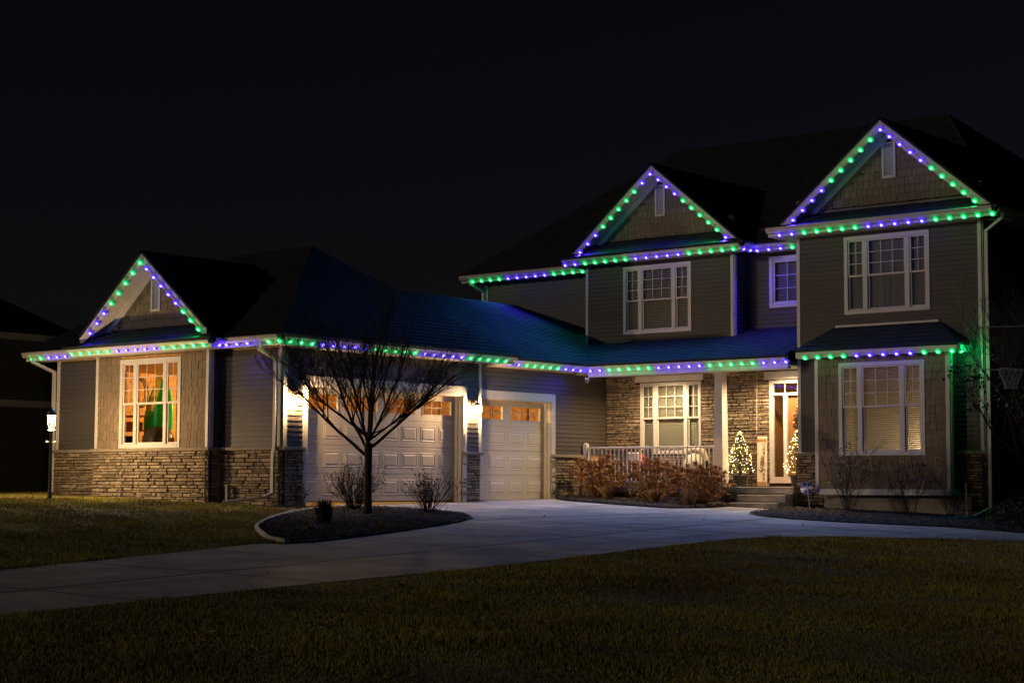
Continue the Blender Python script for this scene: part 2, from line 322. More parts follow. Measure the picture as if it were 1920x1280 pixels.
# lawn grass
def grass(name, box, n, hmin, hmax, w, seed, power):
    rs = np.random.RandomState(seed)
    X = rs.uniform(box[0], box[1], n); Y = rs.uniform(box[2], box[3], n)
    dist = np.hypot(X, Y); keep = rs.rand(n) < np.clip((power/np.maximum(dist, 1))**1.6, 0, 1)
    for P in (DRIVE, BED, PBED, RBED): keep &= ~inpoly(P, X, Y)
    keep &= ~((X < -25.6) & (X > -33.2) & (Y > 23.85)); keep &= ~((X > -26.3) & (Y > 33.9)); keep &= ~((X < -15.5) & (Y > 31)); keep &= dist > 7
    ang = np.degrees(np.arctan2(-X, Y)); keep &= (ang > 16) & (ang < 63)
    X, Y = X[keep], Y[keep]; m = len(X)
    p = pl(X, Y); Z = np.where(p > -0.32, -0.32+(1-np.exp(-(p+0.32)/0.10))*0.10, p)
    cl = 0.6+0.8*np.abs(np.sin(X*1.7+np.cos(Y*1.3)*2)*np.cos(Y*2.1+X*.7))
    cl2 = np.sin(X*.9+1.3*np.sin(Y*.6))*np.cos(Y*.8+.9*np.sin(X*1.1)); cl = cl*(1+.45*cl2); H = rs.uniform(hmin, hmax, m)*cl; a = rs.uniform(0, 6.28, m); le = rs.uniform(0.1, 0.75, m)*H
    V = np.zeros((m, 3, 3)); cw = np.cos(a)*w*np.maximum(1, np.hypot(X, Y)/16); sw = np.sin(a)*w*np.maximum(1, np.hypot(X, Y)/16)
    b = rs.uniform(0, 6.28, m)
    V[:, 0] = np.stack([X-cw, Y-sw, Z-0.005], 1); V[:, 1] = np.stack([X+cw, Y+sw, Z-0.005], 1)
    V[:, 2] = np.stack([X+np.cos(b)*le, Y+np.sin(b)*le, Z+H], 1)
    F = np.arange(m*3).reshape(m, 3)
    print('grass', m); return tag(link(name, npmesh(name, V.reshape(-1, 3), F, 3, 'grass')), kind='stuff')
tag(grass('lawn_grass', (-37, 0, 6, 33), 2900000, 0.018, 0.045, 0.0040, 11, 16.0), 'short dormant lawn grass covering the front yard', 'grass')

# ------------------------------------------------------------------ house: builders
HOUSE = empty('house', (-24, 30, -0.35), 'two-storey house with garage wing, stone base and three shingled gables', 'house')
NB = {'siding_board': 0, 'stone': 0, 'shingle': 0}
BOARD = MB().add([(0, 0, 0), (1, 0, 0), (1, -0.022, 0), (0, -0.022, 0), (0, 0, 0.104), (1, 0, 0.104), (1, -0.004, 0.104), (0, -0.004, 0.104)],
                 [(0, 1, 2, 3), (3, 2, 6, 7), (7, 6, 5, 4), (0, 3, 7, 4), (1, 5, 6, 2)]).mesh('siding_board')
BOARD.materials.append(MAT['siding'])
def rects(u0, u1, z0, z1, ops):
    us = sorted({u0, u1, *[min(max(o[k], u0), u1) for o in ops for k in (0, 1)]}); zs = sorted({z0, z1, *[min(max(o[k], z0), z1) for o in ops for k in (2, 3)]})
    out = []
    for a, b in zip(us, us[1:]):
        run = None
        for c, d_ in zip(zs, zs[1:]):
            mu, mz = (a+b)/2, (c+d_)/2
            hole = any(o[0] < mu < o[1] and o[2] < mz < o[3] for o in ops)
            if hole:
                if run: out.append((a, b, run[0], run[1])); run = None
            else: run = (run[0], d_) if run else (c, d_)
        if run: out.append((a, b, run[0], run[1]))
    return out
def wall(fr, u0, u1, z0, z1, ops=(), inner='stud', th=0.14, name='wall'):
    m = MB()
    for a, b, c, d_ in rects(u0, u1, z0, z1, ops): m.box(a, b, 0.0, th, c, d_)
    return m.build(name, inner, HOUSE, fr.origin(), fr.rz)
def spans(u0, u1, z, ops):
    iv = [(u0, u1)]
    for o in ops:
        if o[2] < z < o[3]:
            nv = []
            for a, b in iv:
                if o[1] <= a or o[0] >= b: nv.append((a, b)); continue
                if o[0] > a: nv.append((a, o[0]))
                if o[1] < b: nv.append((o[1], b))
            iv = nv
    return [(a, b) for a, b in iv if b-a > 0.015]
def siding(w, fr, u0, u1, z0, z1, ops=(), single=True):
    z = z0; j = MB()
    while z < z1-0.02:
        h = min(0.104, z1-z)
        for a, b in spans(u0, u1, z+0.05, ops):
            if single and NB['siding_board'] < 300:
                NB['siding_board'] += 1
                link('siding_board', BOARD, None, w, fr.p(a, -0.001, z), fr.rz, (b-a, 1, h/0.104))
            else:
                j.add([(a, 0, z), (b, 0, z), (b, -0.016, z), (a, -0.016, z), (a, 0, z+h), (b, 0, z+h), (b, -0.004, z+h), (a, -0.004, z+h)],
                      [(0, 1, 2, 3), (3, 2, 6, 7), (7, 6, 5, 4), (0, 3, 7, 4), (1, 5, 6, 2)])
        z += h
    if j.v:
        o = j.build('siding_boards', 'siding', w, fr.origin(), fr.rz); o['kind'] = 'stuff'
# stones
STONES = []
for k in range(14):
    rr = random.Random(100+k); m = MB()
    jx = lambda a: rr.uniform(-a, a)
    fxy = [(0.03+jx(.03), 0.06+jx(.06)), (0.97+jx(.03), 0.06+jx(.06)), (0.97+jx(.03), 0.92+jx(.08)), (0.03+jx(.03), 0.92+jx(.08))]
    mid = [(0.33+jx(.1), 0.03+jx(.05)), (0.66+jx(.1), 0.95+jx(.06))]
    fr_ = [fxy[0], mid[0], fxy[1], fxy[2], mid[1], fxy[3]]
    vs_ = [(x, 0, z) for x, z in fr_] + [(x*0.96+0.02, -0.7-rr.uniform(0, .3), z*0.86+0.07) for x, z in fr_]
    m.add(vs_, [(6, 7, 8, 9, 10, 11)[::1]] + [(i, (i+1) % 6, 6+(i+1) % 6, 6+i) for i in range(6)])
    me = m.mesh('stone'); bmx = bmesh.new(); bmx.from_mesh(me); bmesh.ops.recalc_face_normals(bmx, faces=bmx.faces[:])
    # a box open at the back: make sure normals face out
    for f in bmx.faces:
        if (f.calc_center_median()-Vector((0.5, -0.35, 0.5))).dot(f.normal) < 0: f.normal_flip()
    bmx.to_mesh(me); bmx.free(); me.materials.append(MAT['stone']); STONES.append(me)
SV = [(np.array([v.co[:] for v in me.vertices]), [tuple(p.vertices) for p in me.polygons]) for me in STONES]
def stone_wall(fr, u0, u1, z0, z1, ops=(), single=True, seed=0, zstart=None, parent=None, hrange=(0.045, 0.095)):
    rr = random.Random(seed)
    bk = MB()
    for a, b, c, d_ in rects(u0, u1, z0-0.15 if zstart is None else z0, z1, ops): bk.box(a, b, -0.006, 0.05, c, d_)
    w = bk.build('stone_base' if parent is None else 'mortar', 'stone_gap', parent or HOUSE, fr.origin(), fr.rz)
    z = z0-0.06; j = MB()
    while z < z1-0.012:
        h = rr.uniform(*hrange)
        if z+h > z1-0.03: h = z1-z
        for a, b in spans(u0, u1, z+h/2, ops):
            u = a - (rr.uniform(0, .2) if False else 0)
            while u < b-0.01:
                L = rr.uniform(0.12, 0.46) if h > 0.06 else rr.uniform(0.18, 0.55)
                if b-u-L < 0.09: L = b-u
                dd = rr.uniform(0.022, 0.062); k = rr.randrange(14)
                parts = [(z, h)] if (h < 0.08 or rr.random() < .6) else [(z, h*.5), (z+h*.5, h*.5)]
                for zz, hh in parts:
                    if len(parts) == 2: dd = rr.uniform(0.02, 0.06); k = rr.randrange(14)
                    if single and NB['stone'] < 300:
                        NB['stone'] += 1
                        link('stone', STONES[k], None, w, fr.p(u+0.003, 0, zz+0.003), fr.rz, (L-0.006, dd, hh-0.006))
                    else:
                        vv, ff = SV[k]; j.add([(u+0.003+x*(L-0.006), y*dd, zz+0.003+q*(hh-0.006)) for x, y, q in vv], ff)
                u += L
        z += h
    if j.v:
        o = j.build('stone_veneer', 'stone', w, fr.origin(), fr.rz); o['kind'] = 'stuff'
    return w
def cap(fr, u0, u1, z, d0=-0.085, h=0.07):
    m = MB(); m.bbox(u0, u1, d0, 0.02, z, z+h, 0.012); return m.build('stone_cap', 'cap', HOUSE, fr.origin(), fr.rz)
SHK = []
for k in range(6):
    rr = random.Random(40+k); s1 = rr.uniform(-.03, .03)
    me = MB().add([(0.0, 0, 0), (1, 0, 0), (1, -1, s1), (0, -1, -s1), (0, 0, 1), (1, 0, 1), (1, -.3, 1), (0, -.3, 1)],
                  [(0, 3, 2, 1), (3, 7, 6, 2), (7, 4, 5, 6), (0, 4, 7, 3), (1, 2, 6, 5)]).mesh('shingle')
    me.materials.append(MAT['shake']); SHK.append(me)
SKV = [(np.array([v.co[:] for v in me.vertices]), [tuple(p.vertices) for p in me.polygons]) for me in SHK]
def shakes(w, fr, u0, u1, z0, z1, ops=(), single=True, seed=0, wr=(0.09, 0.21), clipf=None, limit=300):
    rr = random.Random(seed); z = z0; j = MB()
    while z < z1-0.02:
        h = min(0.178, z1-z)
        a0, b0 = (u0, u1) if clipf is None else clipf(z, z+h)
        if b0 > a0:
            for a, b in spans(a0, b0, z+h*.5, ops):
                u = a
                while u < b-0.005:
                    L = rr.uniform(*wr)
                    if b-u-L < 0.06: L = b-u
                    k = rr.randrange(6); dd = rr.uniform(0.018, 0.032); off = rr.uniform(-.006, .006)
                    if single and NB['shingle'] < limit:
                        NB['shingle'] += 1
                        link('shingle', SHK[k], None, w, fr.p(u+0.004, -0.001, z+off), fr.rz, (L-0.008, dd, h))
                    else:
                        vv, ff = SKV[k]; j.add([(u+0.004+x*(L-0.008), y*dd-.001, z+off+q*h) for x, y, q in vv], ff)
                    u += L
        z += h
    if j.v:
        o = j.build('shingle_siding', 'shake', w, fr.origin(), fr.rz); o['kind'] = 'stuff'
def corner_board(fr, u0, u1, z0, z1, d=0.028, name='corner_board', d1=0.0):
    return MB().bbox(u0, u1, -d, d1, z0, z1, 0.004).build(name, 'trim', HOUSE, fr.origin(), fr.rz)
# roofs
def roof_plane(pts, name='roof', parent=None, step=0.14, lift=0.013):
    P = [Vector(p) for p in pts]; nrm = Vector((0, 0, 0))
    for i in range(len(P)): nrm += P[i].cross(P[(i+1) % len(P)])
    nrm.normalize()
    if nrm.z < 0: P = P[::-1]; nrm = -nrm
    s = Vector((-nrm.x, -nrm.y, 0)); s = (s - nrm*s.dot(nrm)).normalized(); h = s.cross(nrm)
    o = P[0]; Q = [((p-o).dot(h), (p-o).dot(s)) for p in P]
    s0 = min(q[1] for q in Q); s1 = max(q[1] for q in Q)
    def clip(poly, t, up):
        out = []
        for i in range(len(poly)):
            a, b = poly[i], poly[(i+1) % len(poly)]; ia = (a[1] >= t) if up else (a[1] <= t); ib = (b[1] >= t) if up else (b[1] <= t)
            if ia: out.append(a)
            if ia != ib and abs(b[1]-a[1]) > 1e-9:
                k = (t-a[1])/(b[1]-a[1]); out.append((a[0]+k*(b[0]-a[0]), t))
        return out
    base = MB(); n = len(P); lo = [p-nrm*0.05 for p in P]; hi = [p-nrm*0.004 for p in P]
    base.add(lo+hi, [tuple(range(n))[::-1], tuple(range(n, 2*n))]+[(i, (i+1) % n, n+(i+1) % n, n+i) for i in range(n)])
    r = base.build(name, 'roofing', parent or HOUSE)
    m = MB(); t = s0
    while t < s1-1e-4:
        q = clip(clip(Q, t, True), min(t+step, s1), False)
        if len(q) >= 3:
            vs_ = [o+h*a+s*b+nrm*(lift*(1-(b-t)/step)+0.001) for a, b in q]; m.add(vs_, [tuple(range(len(vs_)))])
            lowe = [i for i in range(len(q)) if abs(q[i][1]-t) < 1e-6]
            if len(lowe) >= 2:
                aa = min(q[i][0] for i in lowe); bb = max(q[i][0] for i in lowe); v0 = o+h*aa+s*t; v1 = o+h*bb+s*t
                m.add([v0, v1, v1+nrm*(lift+.001), v0+nrm*(lift+.001)], [(0, 1, 2, 3)])
        t += step
    c = m.build('shingle_courses', 'roofing', r); c['kind'] = 'stuff'
    return r
GP = [(0, 0), (-0.085, 0.0), (-0.10, 0.035), (-0.118, 0.06), (-0.125, 0.115), (-0.118, 0.122), (-0.108, 0.116), (-0.10, 0.066), (-0.08, 0.018), (-0.01, 0.018), (-0.01, 0.12), (0, 0.12)]
def eave(fr, f_off, u0, u1, zg, wall_off, gut=True, fasc=True, soff=True, su0=None, su1=None, fh=0.20):
    # fr: frame of the FASCIA; zg: gutter top; wall_off: depth from fascia back to the wall
    zs = zg-fh
    if fasc: MB().bbox(u0, u1, -0.0, 0.022, zs, zg-0.012, 0.003).build('fascia', 'trim', HOUSE, fr.origin(), fr.rz)
    if gut:
        m = MB(); m.prism([(u0, y, zg-0.122+z) for y, z in GP], (u1-u0, 0, 0)); m.build('gutter', 'gutter', HOUSE, fr.origin()+(Vector((0, -0.002, 0)) if fr.kind == 'front' else Vector((0.002, 0, 0))), fr.rz)
    if soff:
        a, b = (u0 if su0 is None else su0), (u1 if su1 is None else su1); m = MB(); x = a
        while x < b-0.02:
            x2 = min(x+0.1, b); m.box(x+0.002, x2-0.002, 0.023, wall_off, zs+0.002, zs+0.012); x = x2
        m.box(a, b, 0.023, wall_off, zs+0.010, zs+0.018)
        m.build('soffit', 'trim', HOUSE, fr.origin(), fr.rz)
def downspout(pts, name='downspout'):
    m = MB(); w, d_ = 0.075, 0.055
    for a, b in zip(pts, pts[1:]):
        a, b = Vector(a), Vector(b); t = (b-a).normalized(); x = Vector((1, 0, 0)); 
        if abs(t.x) > .8: x = Vector((0, 1, 0))
        x = (x-t*x.dot(t)).normalized(); y = t.cross(x)
        a2, b2 = a-t*0.015, b+t*0.015
        vs_ = [p+x*sx*w/2+y*sy*d_/2 for p in (a2, b2) for sx, sy in ((-1, -1), (1, -1), (1, 1), (-1, 1))]
        m.add(vs_, [(0, 3, 2, 1), (4, 5, 6, 7), (0, 1, 5, 4), (1, 2, 6, 5), (2, 3, 7, 6), (3, 0, 4, 7)])
    return m.build(name, 'gutter', HOUSE)
# windows: triple units, centre sash wide, grilles on the upper sashes
def window3(fr, u0, u1, z0, z1, zs, room=None, blinds=None, label=None, casing=0.09):
    W = MB(); c = casing
    W.bbox(u0, u0+c, -0.035, 0.02, z0, z1, 0.004); W.bbox(u1-c, u1, -0.035, 0.02, z0, z1, 0.004)
    W.bbox(u0+c, u1-c, -0.035, 0.02, z1-c, z1, 0.004); W.bbox(u0+c, u1-c, -0.042, 0.02, z0, z0+c*.9, 0.004)
    win = W.build('window', 'trim', HOUSE, fr.origin(), fr.rz)
    if label: win['label'] = label
    a0, a1 = u0+c, u1-c; ws = (a1-a0); side = ws*0.205; mul = ws*0.052
    units = [(a0, a0+side), (a0+side+mul, a1-side-mul), (a1-side, a1)]
    for k in (0, 1):
        x = units[k][1]; MB().bbox(x, x+mul, -0.026, 0.03, z0+c*.9, z1-c, 0.006).build('mullion', 'trim', win, fr.origin(), fr.rz)
    zb, zt = z0+c*.9, z1-c
    for k, (a, b) in enumerate(units):
        s = MB(); t = 0.038
        for (la, lb, d0) in ((zs, zt, -0.014), (zb, zs+0.03, 0.012)):
            s.bbox(a, a+t, d0, d0+0.03, la, lb, 0.003); s.bbox(b-t, b, d0, d0+0.03, la, lb, 0.003)
            s.bbox(a+t, b-t, d0, d0+0.03, la, la+t*1.1, 0.003); s.bbox(a+t, b-t, d0, d0+0.03, lb-t*.9, lb, 0.003)
        s.build('sash', 'trim', win, fr.origin(), fr.rz)
        for la, lb, d0 in ((zs+.03, zt-.03, 0.004), (zb+.03, zs, 0.029)):
            MB().add([(a+.03, d0, la), (b-.03, d0, la), (b-.03, d0, lb), (a+.03, d0, lb)], [(0, 1, 2, 3)]).build('pane', 'pane', win, fr.origin(), fr.rz)
        n = 3 if k == 1 else 2; g0, g1 = zs+t*1.1, zt-t*.9
        for i in range(1, n):
            x = a+t+(b-a-2*t)*i/n; MB().box(x-.007, x+.007, -0.004, 0.002, g0, g1).build('grille_bar', 'trim', win, fr.origin(), fr.rz)
        for i in (1, 2):
            z = g0+(g1-g0)*i/3; MB().box(a+t, b-t, -0.006, 0.000, z-.007, z+.007).build('grille_bar', 'trim', win, fr.origin(), fr.rz)
        if blinds:
            mname, tilt, top, cover = blinds; m = MB(); z = zt-0.03; 
            while z > zb+0.03+(1-cover)*(zt-zb):
                w_ = 0.024; dz = w_*math.sin(tilt); dy = w_*math.cos(tilt)
                m.add([(a+.012, 0.062-dy, z-dz), (b-.012, 0.062-dy, z-dz), (b-.012, 0.062+dy, z+dz), (a+.012, 0.062+dy, z+dz)], [(0, 1, 2, 3)])
                z -= 0.046
            m.box(a+.01, b-.01, .055, .095, zt-.02, zt+.02)
            for x in (a+.06, b-.06): m.box(x-.003, x+.003, .048, .05, zb+.03, zt)
            o = m.build('blinds', mname, win, fr.origin(), fr.rz); o['kind'] = 'stuff'
    if room:
        dpt = 1.6; m = MB(); a, b, c_, d_ = u0-.5, u1+.5, z0-.5, z1+.25
        vv = [(a, .13, c_), (b, .13, c_), (b, dpt, c_), (a, dpt, c_), (a, .13, d_), (b, .13, d_), (b, dpt, d_), (a, dpt, d_)]
        m.add(vv, [(0, 1, 2, 3), (4, 7, 6, 5), (3, 2, 6, 7), (0, 3, 7, 4), (1, 5, 6, 2)]).build('room_lining', room, win, fr.origin(), fr.rz)
    return win

# ------------------------------------------------------------------ garage wing
XL, XB0, XB1, XG, XG2 = -33.13, -31.33, -27.62, -25.77, -26.22
YW, YB, YC, YP = 24.20, 23.90, 30.30, 35.70
ZG, ZS, ZC, ZF = 2.965, 2.77, 0.70, -0.345
F_W, F_B = Fr('front', YW), Fr('front', YB); S_G, S_G2, S_B = Fr('side', XG), Fr('side', XG2), Fr('side', XB1)
WL = (-30.49, -28.49, 0.772, 2.676)
w1 = wall(F_W, XL, XB0, -0.6, 2.80, inner='osb', th=0.13); siding(w1, F_W, XL+0.10, XB0, 0.775, ZS)
w2 = wall(F_B, XB0, XB1, -0.6, 2.80, [(WL[0]+.02, WL[1]-.02, WL[2]+.02, WL[3]-.02)], 'osb', 0.13)
w3 = wall(F_W, XB1, XG, -0.6, 2.80, inner='osb', th=0.13); siding(w3, F_W, XB1, XG-0.11, 0.775, ZS)
w4 = wall(S_B, YB+.002, YW, -0.6, 2.80, inner='osb', th=0.12); siding(w4, S_B, YB+0.10, YW-.002, 0.775, ZS)
D1 = (24.88, 29.67, -0.40, 2.02); D2 = (30.58, 33.46, -0.40, 2.02)
w5 = wall(S_G, YW+.002, YC, -0.6, 2.80, [D1], 'osb', 0.13); siding(w5, S_G, YW+0.11, YC-0.085, 0.775, ZS, [(24.75, 29.80, -1, 2.218)])
w6 = wall(S_G2, YC-.10, YP, -0.6, 2.80, [D2], 'osb', 0.13); siding(w6, S_G2, YC, YP-.03, 0.775, ZS, [(30.40, 33.59, -1, 2.218)])
MB().box(XG2-.2, XG-.01, YC-.10, YC-.002, -.6, 2.79).build('wall', 'stud', HOUSE)
# stone base and caps
stone_wall(F_B, XB0-.05, XB1+.05, ZF, ZC, seed=1); stone_wall(F_W, XB1+.05, XG+.05, ZF, ZC, seed=2)
stone_wall(S_G, YW-.05, 24.80, ZF, ZC, seed=3); stone_wall(S_G, 29.65, YC-.03, ZF, ZC, seed=4)
stone_wall(F_W, XL-.05, XB0, -.24, ZC, seed=5); stone_wall(S_B, YB-.05, YW-.05, ZF, ZC, seed=6, single=False); stone_wall(S_G2, 33.44, 35.0, ZF, ZC, seed=7, single=False)
cap(F_B, XB0-.09, XB1+.09, ZC); cap(F_W, XB1+.09, XG+.09, ZC); cap(S_G, YW-.085, 24.80, ZC); cap(S_G, 29.65, YC+.02, ZC); cap(F_W, XL-.09, XB0-.09, ZC); cap(S_G2, 33.44, 34.98, ZC); cap(S_B, YB-.07, YW-.088, ZC)
# shingled box front and its gable
WOPS = [(WL[0]-.0, WL[1]+.0, WL[2], WL[3])]
# trim
corner_board(F_W, XL, XL+.10, 0.775, ZS); corner_board(F_B, XB0, XB0+.085, 0.775, ZS+.03); corner_board(F_B, XB1-.085, XB1, 0.775, ZS+.03); corner_board(S_B, YB+.002, YB+.10, 0.775, ZS+.03)
corner_board(F_W, XG-.11, XG, 0.775, ZS); corner_board(S_G, YW+.002, YW+.11, 0.775, ZS); corner_board(S_G, YC-.085, YC, 0.775, ZS)
def door_casing(fr, o0, o1, top, y0, y1, zt):
    m = MB(); m.bbox(o0, y0, -.035, .0, -.36, top, .005); m.bbox(y1, o1, -.035, .0, -.36, top, .005); m.bbox(y0, y1, -.035, .0, zt, top, .005)
    m.box(y0-.0, y0+.022, .0, .24, -.36, zt); m.box(y1-.022, y1, .0, .24, -.36, zt); m.box(y0+.022, y1-.022, .0, .24, zt-.022, zt)
    m.box(y0+.022, y0+.05, .10, .16, -.36, zt-.022); m.box(y1-.05, y1-.022, .10, .16, -.36, zt-.022)
    return m.build('door_casing', 'trim', HOUSE, fr.origin(), fr.rz)
def garage_door(fr, y0, y1, zt, npan, ngl, dep):
    z0 = ZF+0.02; H = (zt-.03-z0)/4; root = MB().box(y0+.023, y1-.023, dep, dep+.02, z0, z0+H*3-.004).build('garage_door', 'garage_door', HOUSE, fr.origin(), fr.rz)
    a, b = y0+.024, y1-.024; W = (b-a)
    for r in range(4):
        za, zb = z0+r*H+.003, z0+(r+1)*H-.003; pw = W/npan
        if r < 3:
            MB().bbox(a, b, dep-.028, dep, za, zb, .006).build('door_section', 'garage_door', root, fr.origin(), fr.rz)
            for k in range(npan):
                p0, p1 = a+k*pw+pw*.12, a+(k+1)*pw-pw*.12; q0, q1 = za+H*.24, zb-H*.22; m = MB()
                # raised panel inside a sunk moulding
                e_ = .03; y_a = dep-.0285
                o4 = [(p0, y_a-.008, q0), (p1, y_a-.008, q0), (p1, y_a-.008, q1), (p0, y_a-.008, q1)]
                s4 = [(p0-.012, y_a, q0-.012), (p1+.012, y_a, q0-.012), (p1+.012, y_a, q1+.012), (p0-.012, y_a, q1+.012)]
                g4 = [(p0+.022, y_a-.0005, q0+.022), (p1-.022, y_a-.0005, q0+.022), (p1-.022, y_a-.0005, q1-.022), (p0+.022, y_a-.0005, q1-.022)]
                r4 = [(p0+.055, y_a-.012, q0+.055), (p1-.055, y_a-.012, q0+.055), (p1-.055, y_a-.012, q1-.055), (p0+.055, y_a-.012, q1-.055)]
                rings = s4+o4+g4+r4; fs = []
                for w_ in range(3):
                    for i in range(4): fs.append((w_*4+i, w_*4+(i+1) % 4, w_*4+4+(i+1) % 4, w_*4+4+i))
                fs.append((12, 13, 14, 15)); m.add(rings, fs).build('raised_panel', 'garage_door', root, fr.origin(), fr.rz)
        else:
            gw = W/ngl; ops = [(a+k*gw+gw*.11, a+(k+1)*gw-gw*.11, za+H*.26, zb-H*.20) for k in range(ngl)]
            m = MB()
            for q in rects(a, b, za, zb, ops): m.box(q[0], q[1], dep-.028, dep+.02, q[2], q[3])
            sec = m.build('door_section', 'garage_door', root, fr.origin(), fr.rz)
            for o in ops:
                MB().add([(o[0], dep-.006, o[2]), (o[1], dep-.006, o[2]), (o[1], dep-.006, o[3]), (o[0], dep-.006, o[3])], [(0, 1, 2, 3)]).build('pane', 'pane', root, fr.origin(), fr.rz)
                m = MB(); t = .02
                m.bbox(o[0]-.02, o[1]+.02, dep-.04, dep-.0285, o[3], o[3]+t, .003); m.bbox(o[0]-.02, o[1]+.02, dep-.04, dep-.0285, o[2]-t, o[2], .003)
                m.bbox(o[0]-.02, o[0], dep-.04, dep-.0285, o[2], o[3], .003); m.bbox(o[1], o[1]+.02, dep-.04, dep-.0285, o[2], o[3], .003)
                for k in (1, 2):
                    x = o[0]+(o[1]-o[0])*k/3; m.box(x-.007, x+.007, dep-.014, dep-.008, o[2], o[3])
                m.box(o[0], o[1], dep-.013, dep-.009, (o[2]+o[3])/2-.007, (o[2]+o[3])/2+.007)
                m.build('window_grille', 'garage_door', root, fr.origin(), fr.rz)
    MB().box(a, b, dep-.02, dep+.015, z0-.022, z0+.004).build('door_seal', 'black_metal', root, fr.origin(), fr.rz)
    return root
door_casing(S_G, 24.75, 29.80, 2.218, D1[0], D1[1], D1[3]); door_casing(S_G2, 30.45, 33.59, 2.218, D2[0], D2[1], D2[3])
garage_door(S_G, D1[0], D1[1], D1[3], 8, 4, 0.235)['label'] = 'wide double garage door'
garage_door(S_G2, D2[0], D2[1], D2[3], 4, 2, 0.235)['label'] = 'narrow single garage door'
MB().box(29.71, 29.745, -.055, -.035, .95, 1.15).build('keypad', 'white_plastic', HOUSE, S_G.origin(), HALF)
# bay (right) and main volume constants
XBA0, XBA1, YBAY, XU0, XU1, YBU = -20.20, -15.74, 34.83, -19.57, -16.35, 34.49
F_BAY, F_BU = Fr('front', YBAY), Fr('front', YBU); S_BAY, S_BU = Fr('side', XBA1), Fr('side', XU1)
BW = (-18.975, -16.915, 0.697, 2.733)
w_bu = wall(F_BU, XU0, XU1, -0.023, 3.0, [(BW[0]+.02, BW[1]-.02, BW[2]+.02, BW[3]-.02)], 'dark_room', 0.12)
shakes(w_bu, F_BU, XU0+.09, XU1-.09, -0.02, 2.86, [BW], seed=5, limit=215)
shakes(w2, F_B, XB0+.085, XB1-.085, 0.775, 2.80, WOPS, seed=6, wr=(0.085, 0.135))
window3(F_B, WL[0], WL[1], WL[2], WL[3], 1.70, None, None, 'garage window with lit garage behind it')
window3(F_BU, BW[0], BW[1], BW[2], BW[3], 1.74, 'cream_room', ('blind_grey', 0.62, 0, 1.0), 'lower bay window with blinds glowing at the bottom')
MB().box(XU0, XU1, YBU, YBAY, -.05, -.024).build('bay_floor', 'trim', HOUSE)
for fr, a, b in ((F_BU, XU0, XU0+.09), (F_BU, XU1-.09, XU1), (S_BU, YBU+.002, YBU+.09)): corner_board(fr, a, b, -.023, 2.87)
corner_board(F_BU, XU0, XU1, -.155, -.0235, .03, 'skirt_board', .02); corner_board(S_BU, YBU, YBAY, -.155, -.0235, .028, 'skirt_board', .02)
wsb = wall(S_BU, YBU+.002, YBAY, -.15, 3.0, inner='dark_room', th=.1); siding(wsb, S_BU, YBU+.09, YBAY, -.02, 2.86, single=False)
UW = (-18.99, -16.927, 3.829, 5.564)
wb = wall(F_BAY, XBA0, XBA1, -0.9, 6.5, [(UW[0]+.02, UW[1]-.02, UW[2]+.02, UW[3]-.02), (XU0+.15, XU1-.15, .1, 2.8)], 'foundation', 0.12)
siding(wb, F_BAY, XBA0+.085, XBA1-.085, 0.80, 5.64, [UW, (XU0, XU1, -1, 2.95), (XU0-.35, XU1+.35, 2.9, 3.1), (-19.3, -16.6, 2.9, 3.52)])
stone_wall(F_BAY, XBA0-.05, XU0-.005, -.32, 0.72, seed=8, single=False); stone_wall(F_BAY, XU1+.005, XBA1+.05, -.32, 0.72, seed=9, single=False)
cap(F_BAY, XBA0-.09, XU0-.003, .72); cap(F_BAY, XU1+.003, XBA1+.09, .72)
corner_board(F_BAY, XBA0, XBA0+.085, 0.79, 5.64); corner_board(F_BAY, XBA1-.085, XBA1, 0.79, 5.64); corner_board(S_BAY, YBAY+.002, YBAY+.085, .79, 5.64)
window3(F_BAY, UW[0], UW[1], UW[2], UW[3], 4.66, 'dark_room', ('curtain', 1.25, 0, 1.0), 'upper bay window under the right gable')
wsd = wall(S_BAY, YBAY+.12, 46.0, -1.2, 5.75, inner='dark_room', th=.12); siding(wsd, S_BAY, YBAY+.085, 46.0, .80, 5.64, single=False); stone_wall(S_BAY, YBAY-.05, 40.0, -.45, .72, seed=10, single=False)
MB().box(XBA0, XBA0+.12, YBAY+.121, 37.6, -.9, 6.0).build('wall', 'siding', HOUSE)
# second storey front
X20, X21, Y2, YR, YBK = -27.21, -22.73, 36.18, 36.73, 37.55
F_2, F_R, F_BK = Fr('front', Y2), Fr('front', YR), Fr('front', YBK); S_2 = Fr('side', X21)
GW = (-26.016, -23.955, 3.834, 5.562)
wg = wall(F_2, X20, X21, 3.0, 6.6, [(GW[0]+.02, GW[1]-.02, GW[2]+.02, GW[3]-.02)], 'dark_room', .12); siding(wg, F_2, X20+.085, X21-.085, 3.62, 5.64, [GW])
wg2 = wall(S_2, Y2+.12, YR+.1, 3.0, 5.75, inner='dark_room', th=.1); siding(wg2, S_2, Y2+.085, YR, 3.66, 5.64)
RW = (-22.06, -20.75, 4.319, 5.567)
wr_ = wall(F_R, X21, XBA0, 3.0, 5.75, [(RW[0]+.02, RW[1]-.02, RW[2]+.02, RW[3]-.02)], 'dark_room', .12); siding(wr_, F_R, X21+.002, XBA0, 3.85, 5.64, [RW])
wk = wall(F_BK, -31.77, X20, 2.9, 5.75, inner='dark_room', th=.12); siding(wk, F_BK, -31.67, X20, 4.12, 5.64, single=False)
MB().box(X20, X20+.1, Y2+.12, YBK+.3, 2.9, 5.75).build('wall', 'siding', HOUSE)
corner_board(F_2, X20, X20+.085, 3.6, 5.64); corner_board(F_2, X21-.085, X21, 3.6, 5.64); corner_board(S_2, Y2+.002, Y2+.085, 3.6, 5.64); corner_board(F_BK, -31.77, -31.67, 4.1, 5.64)
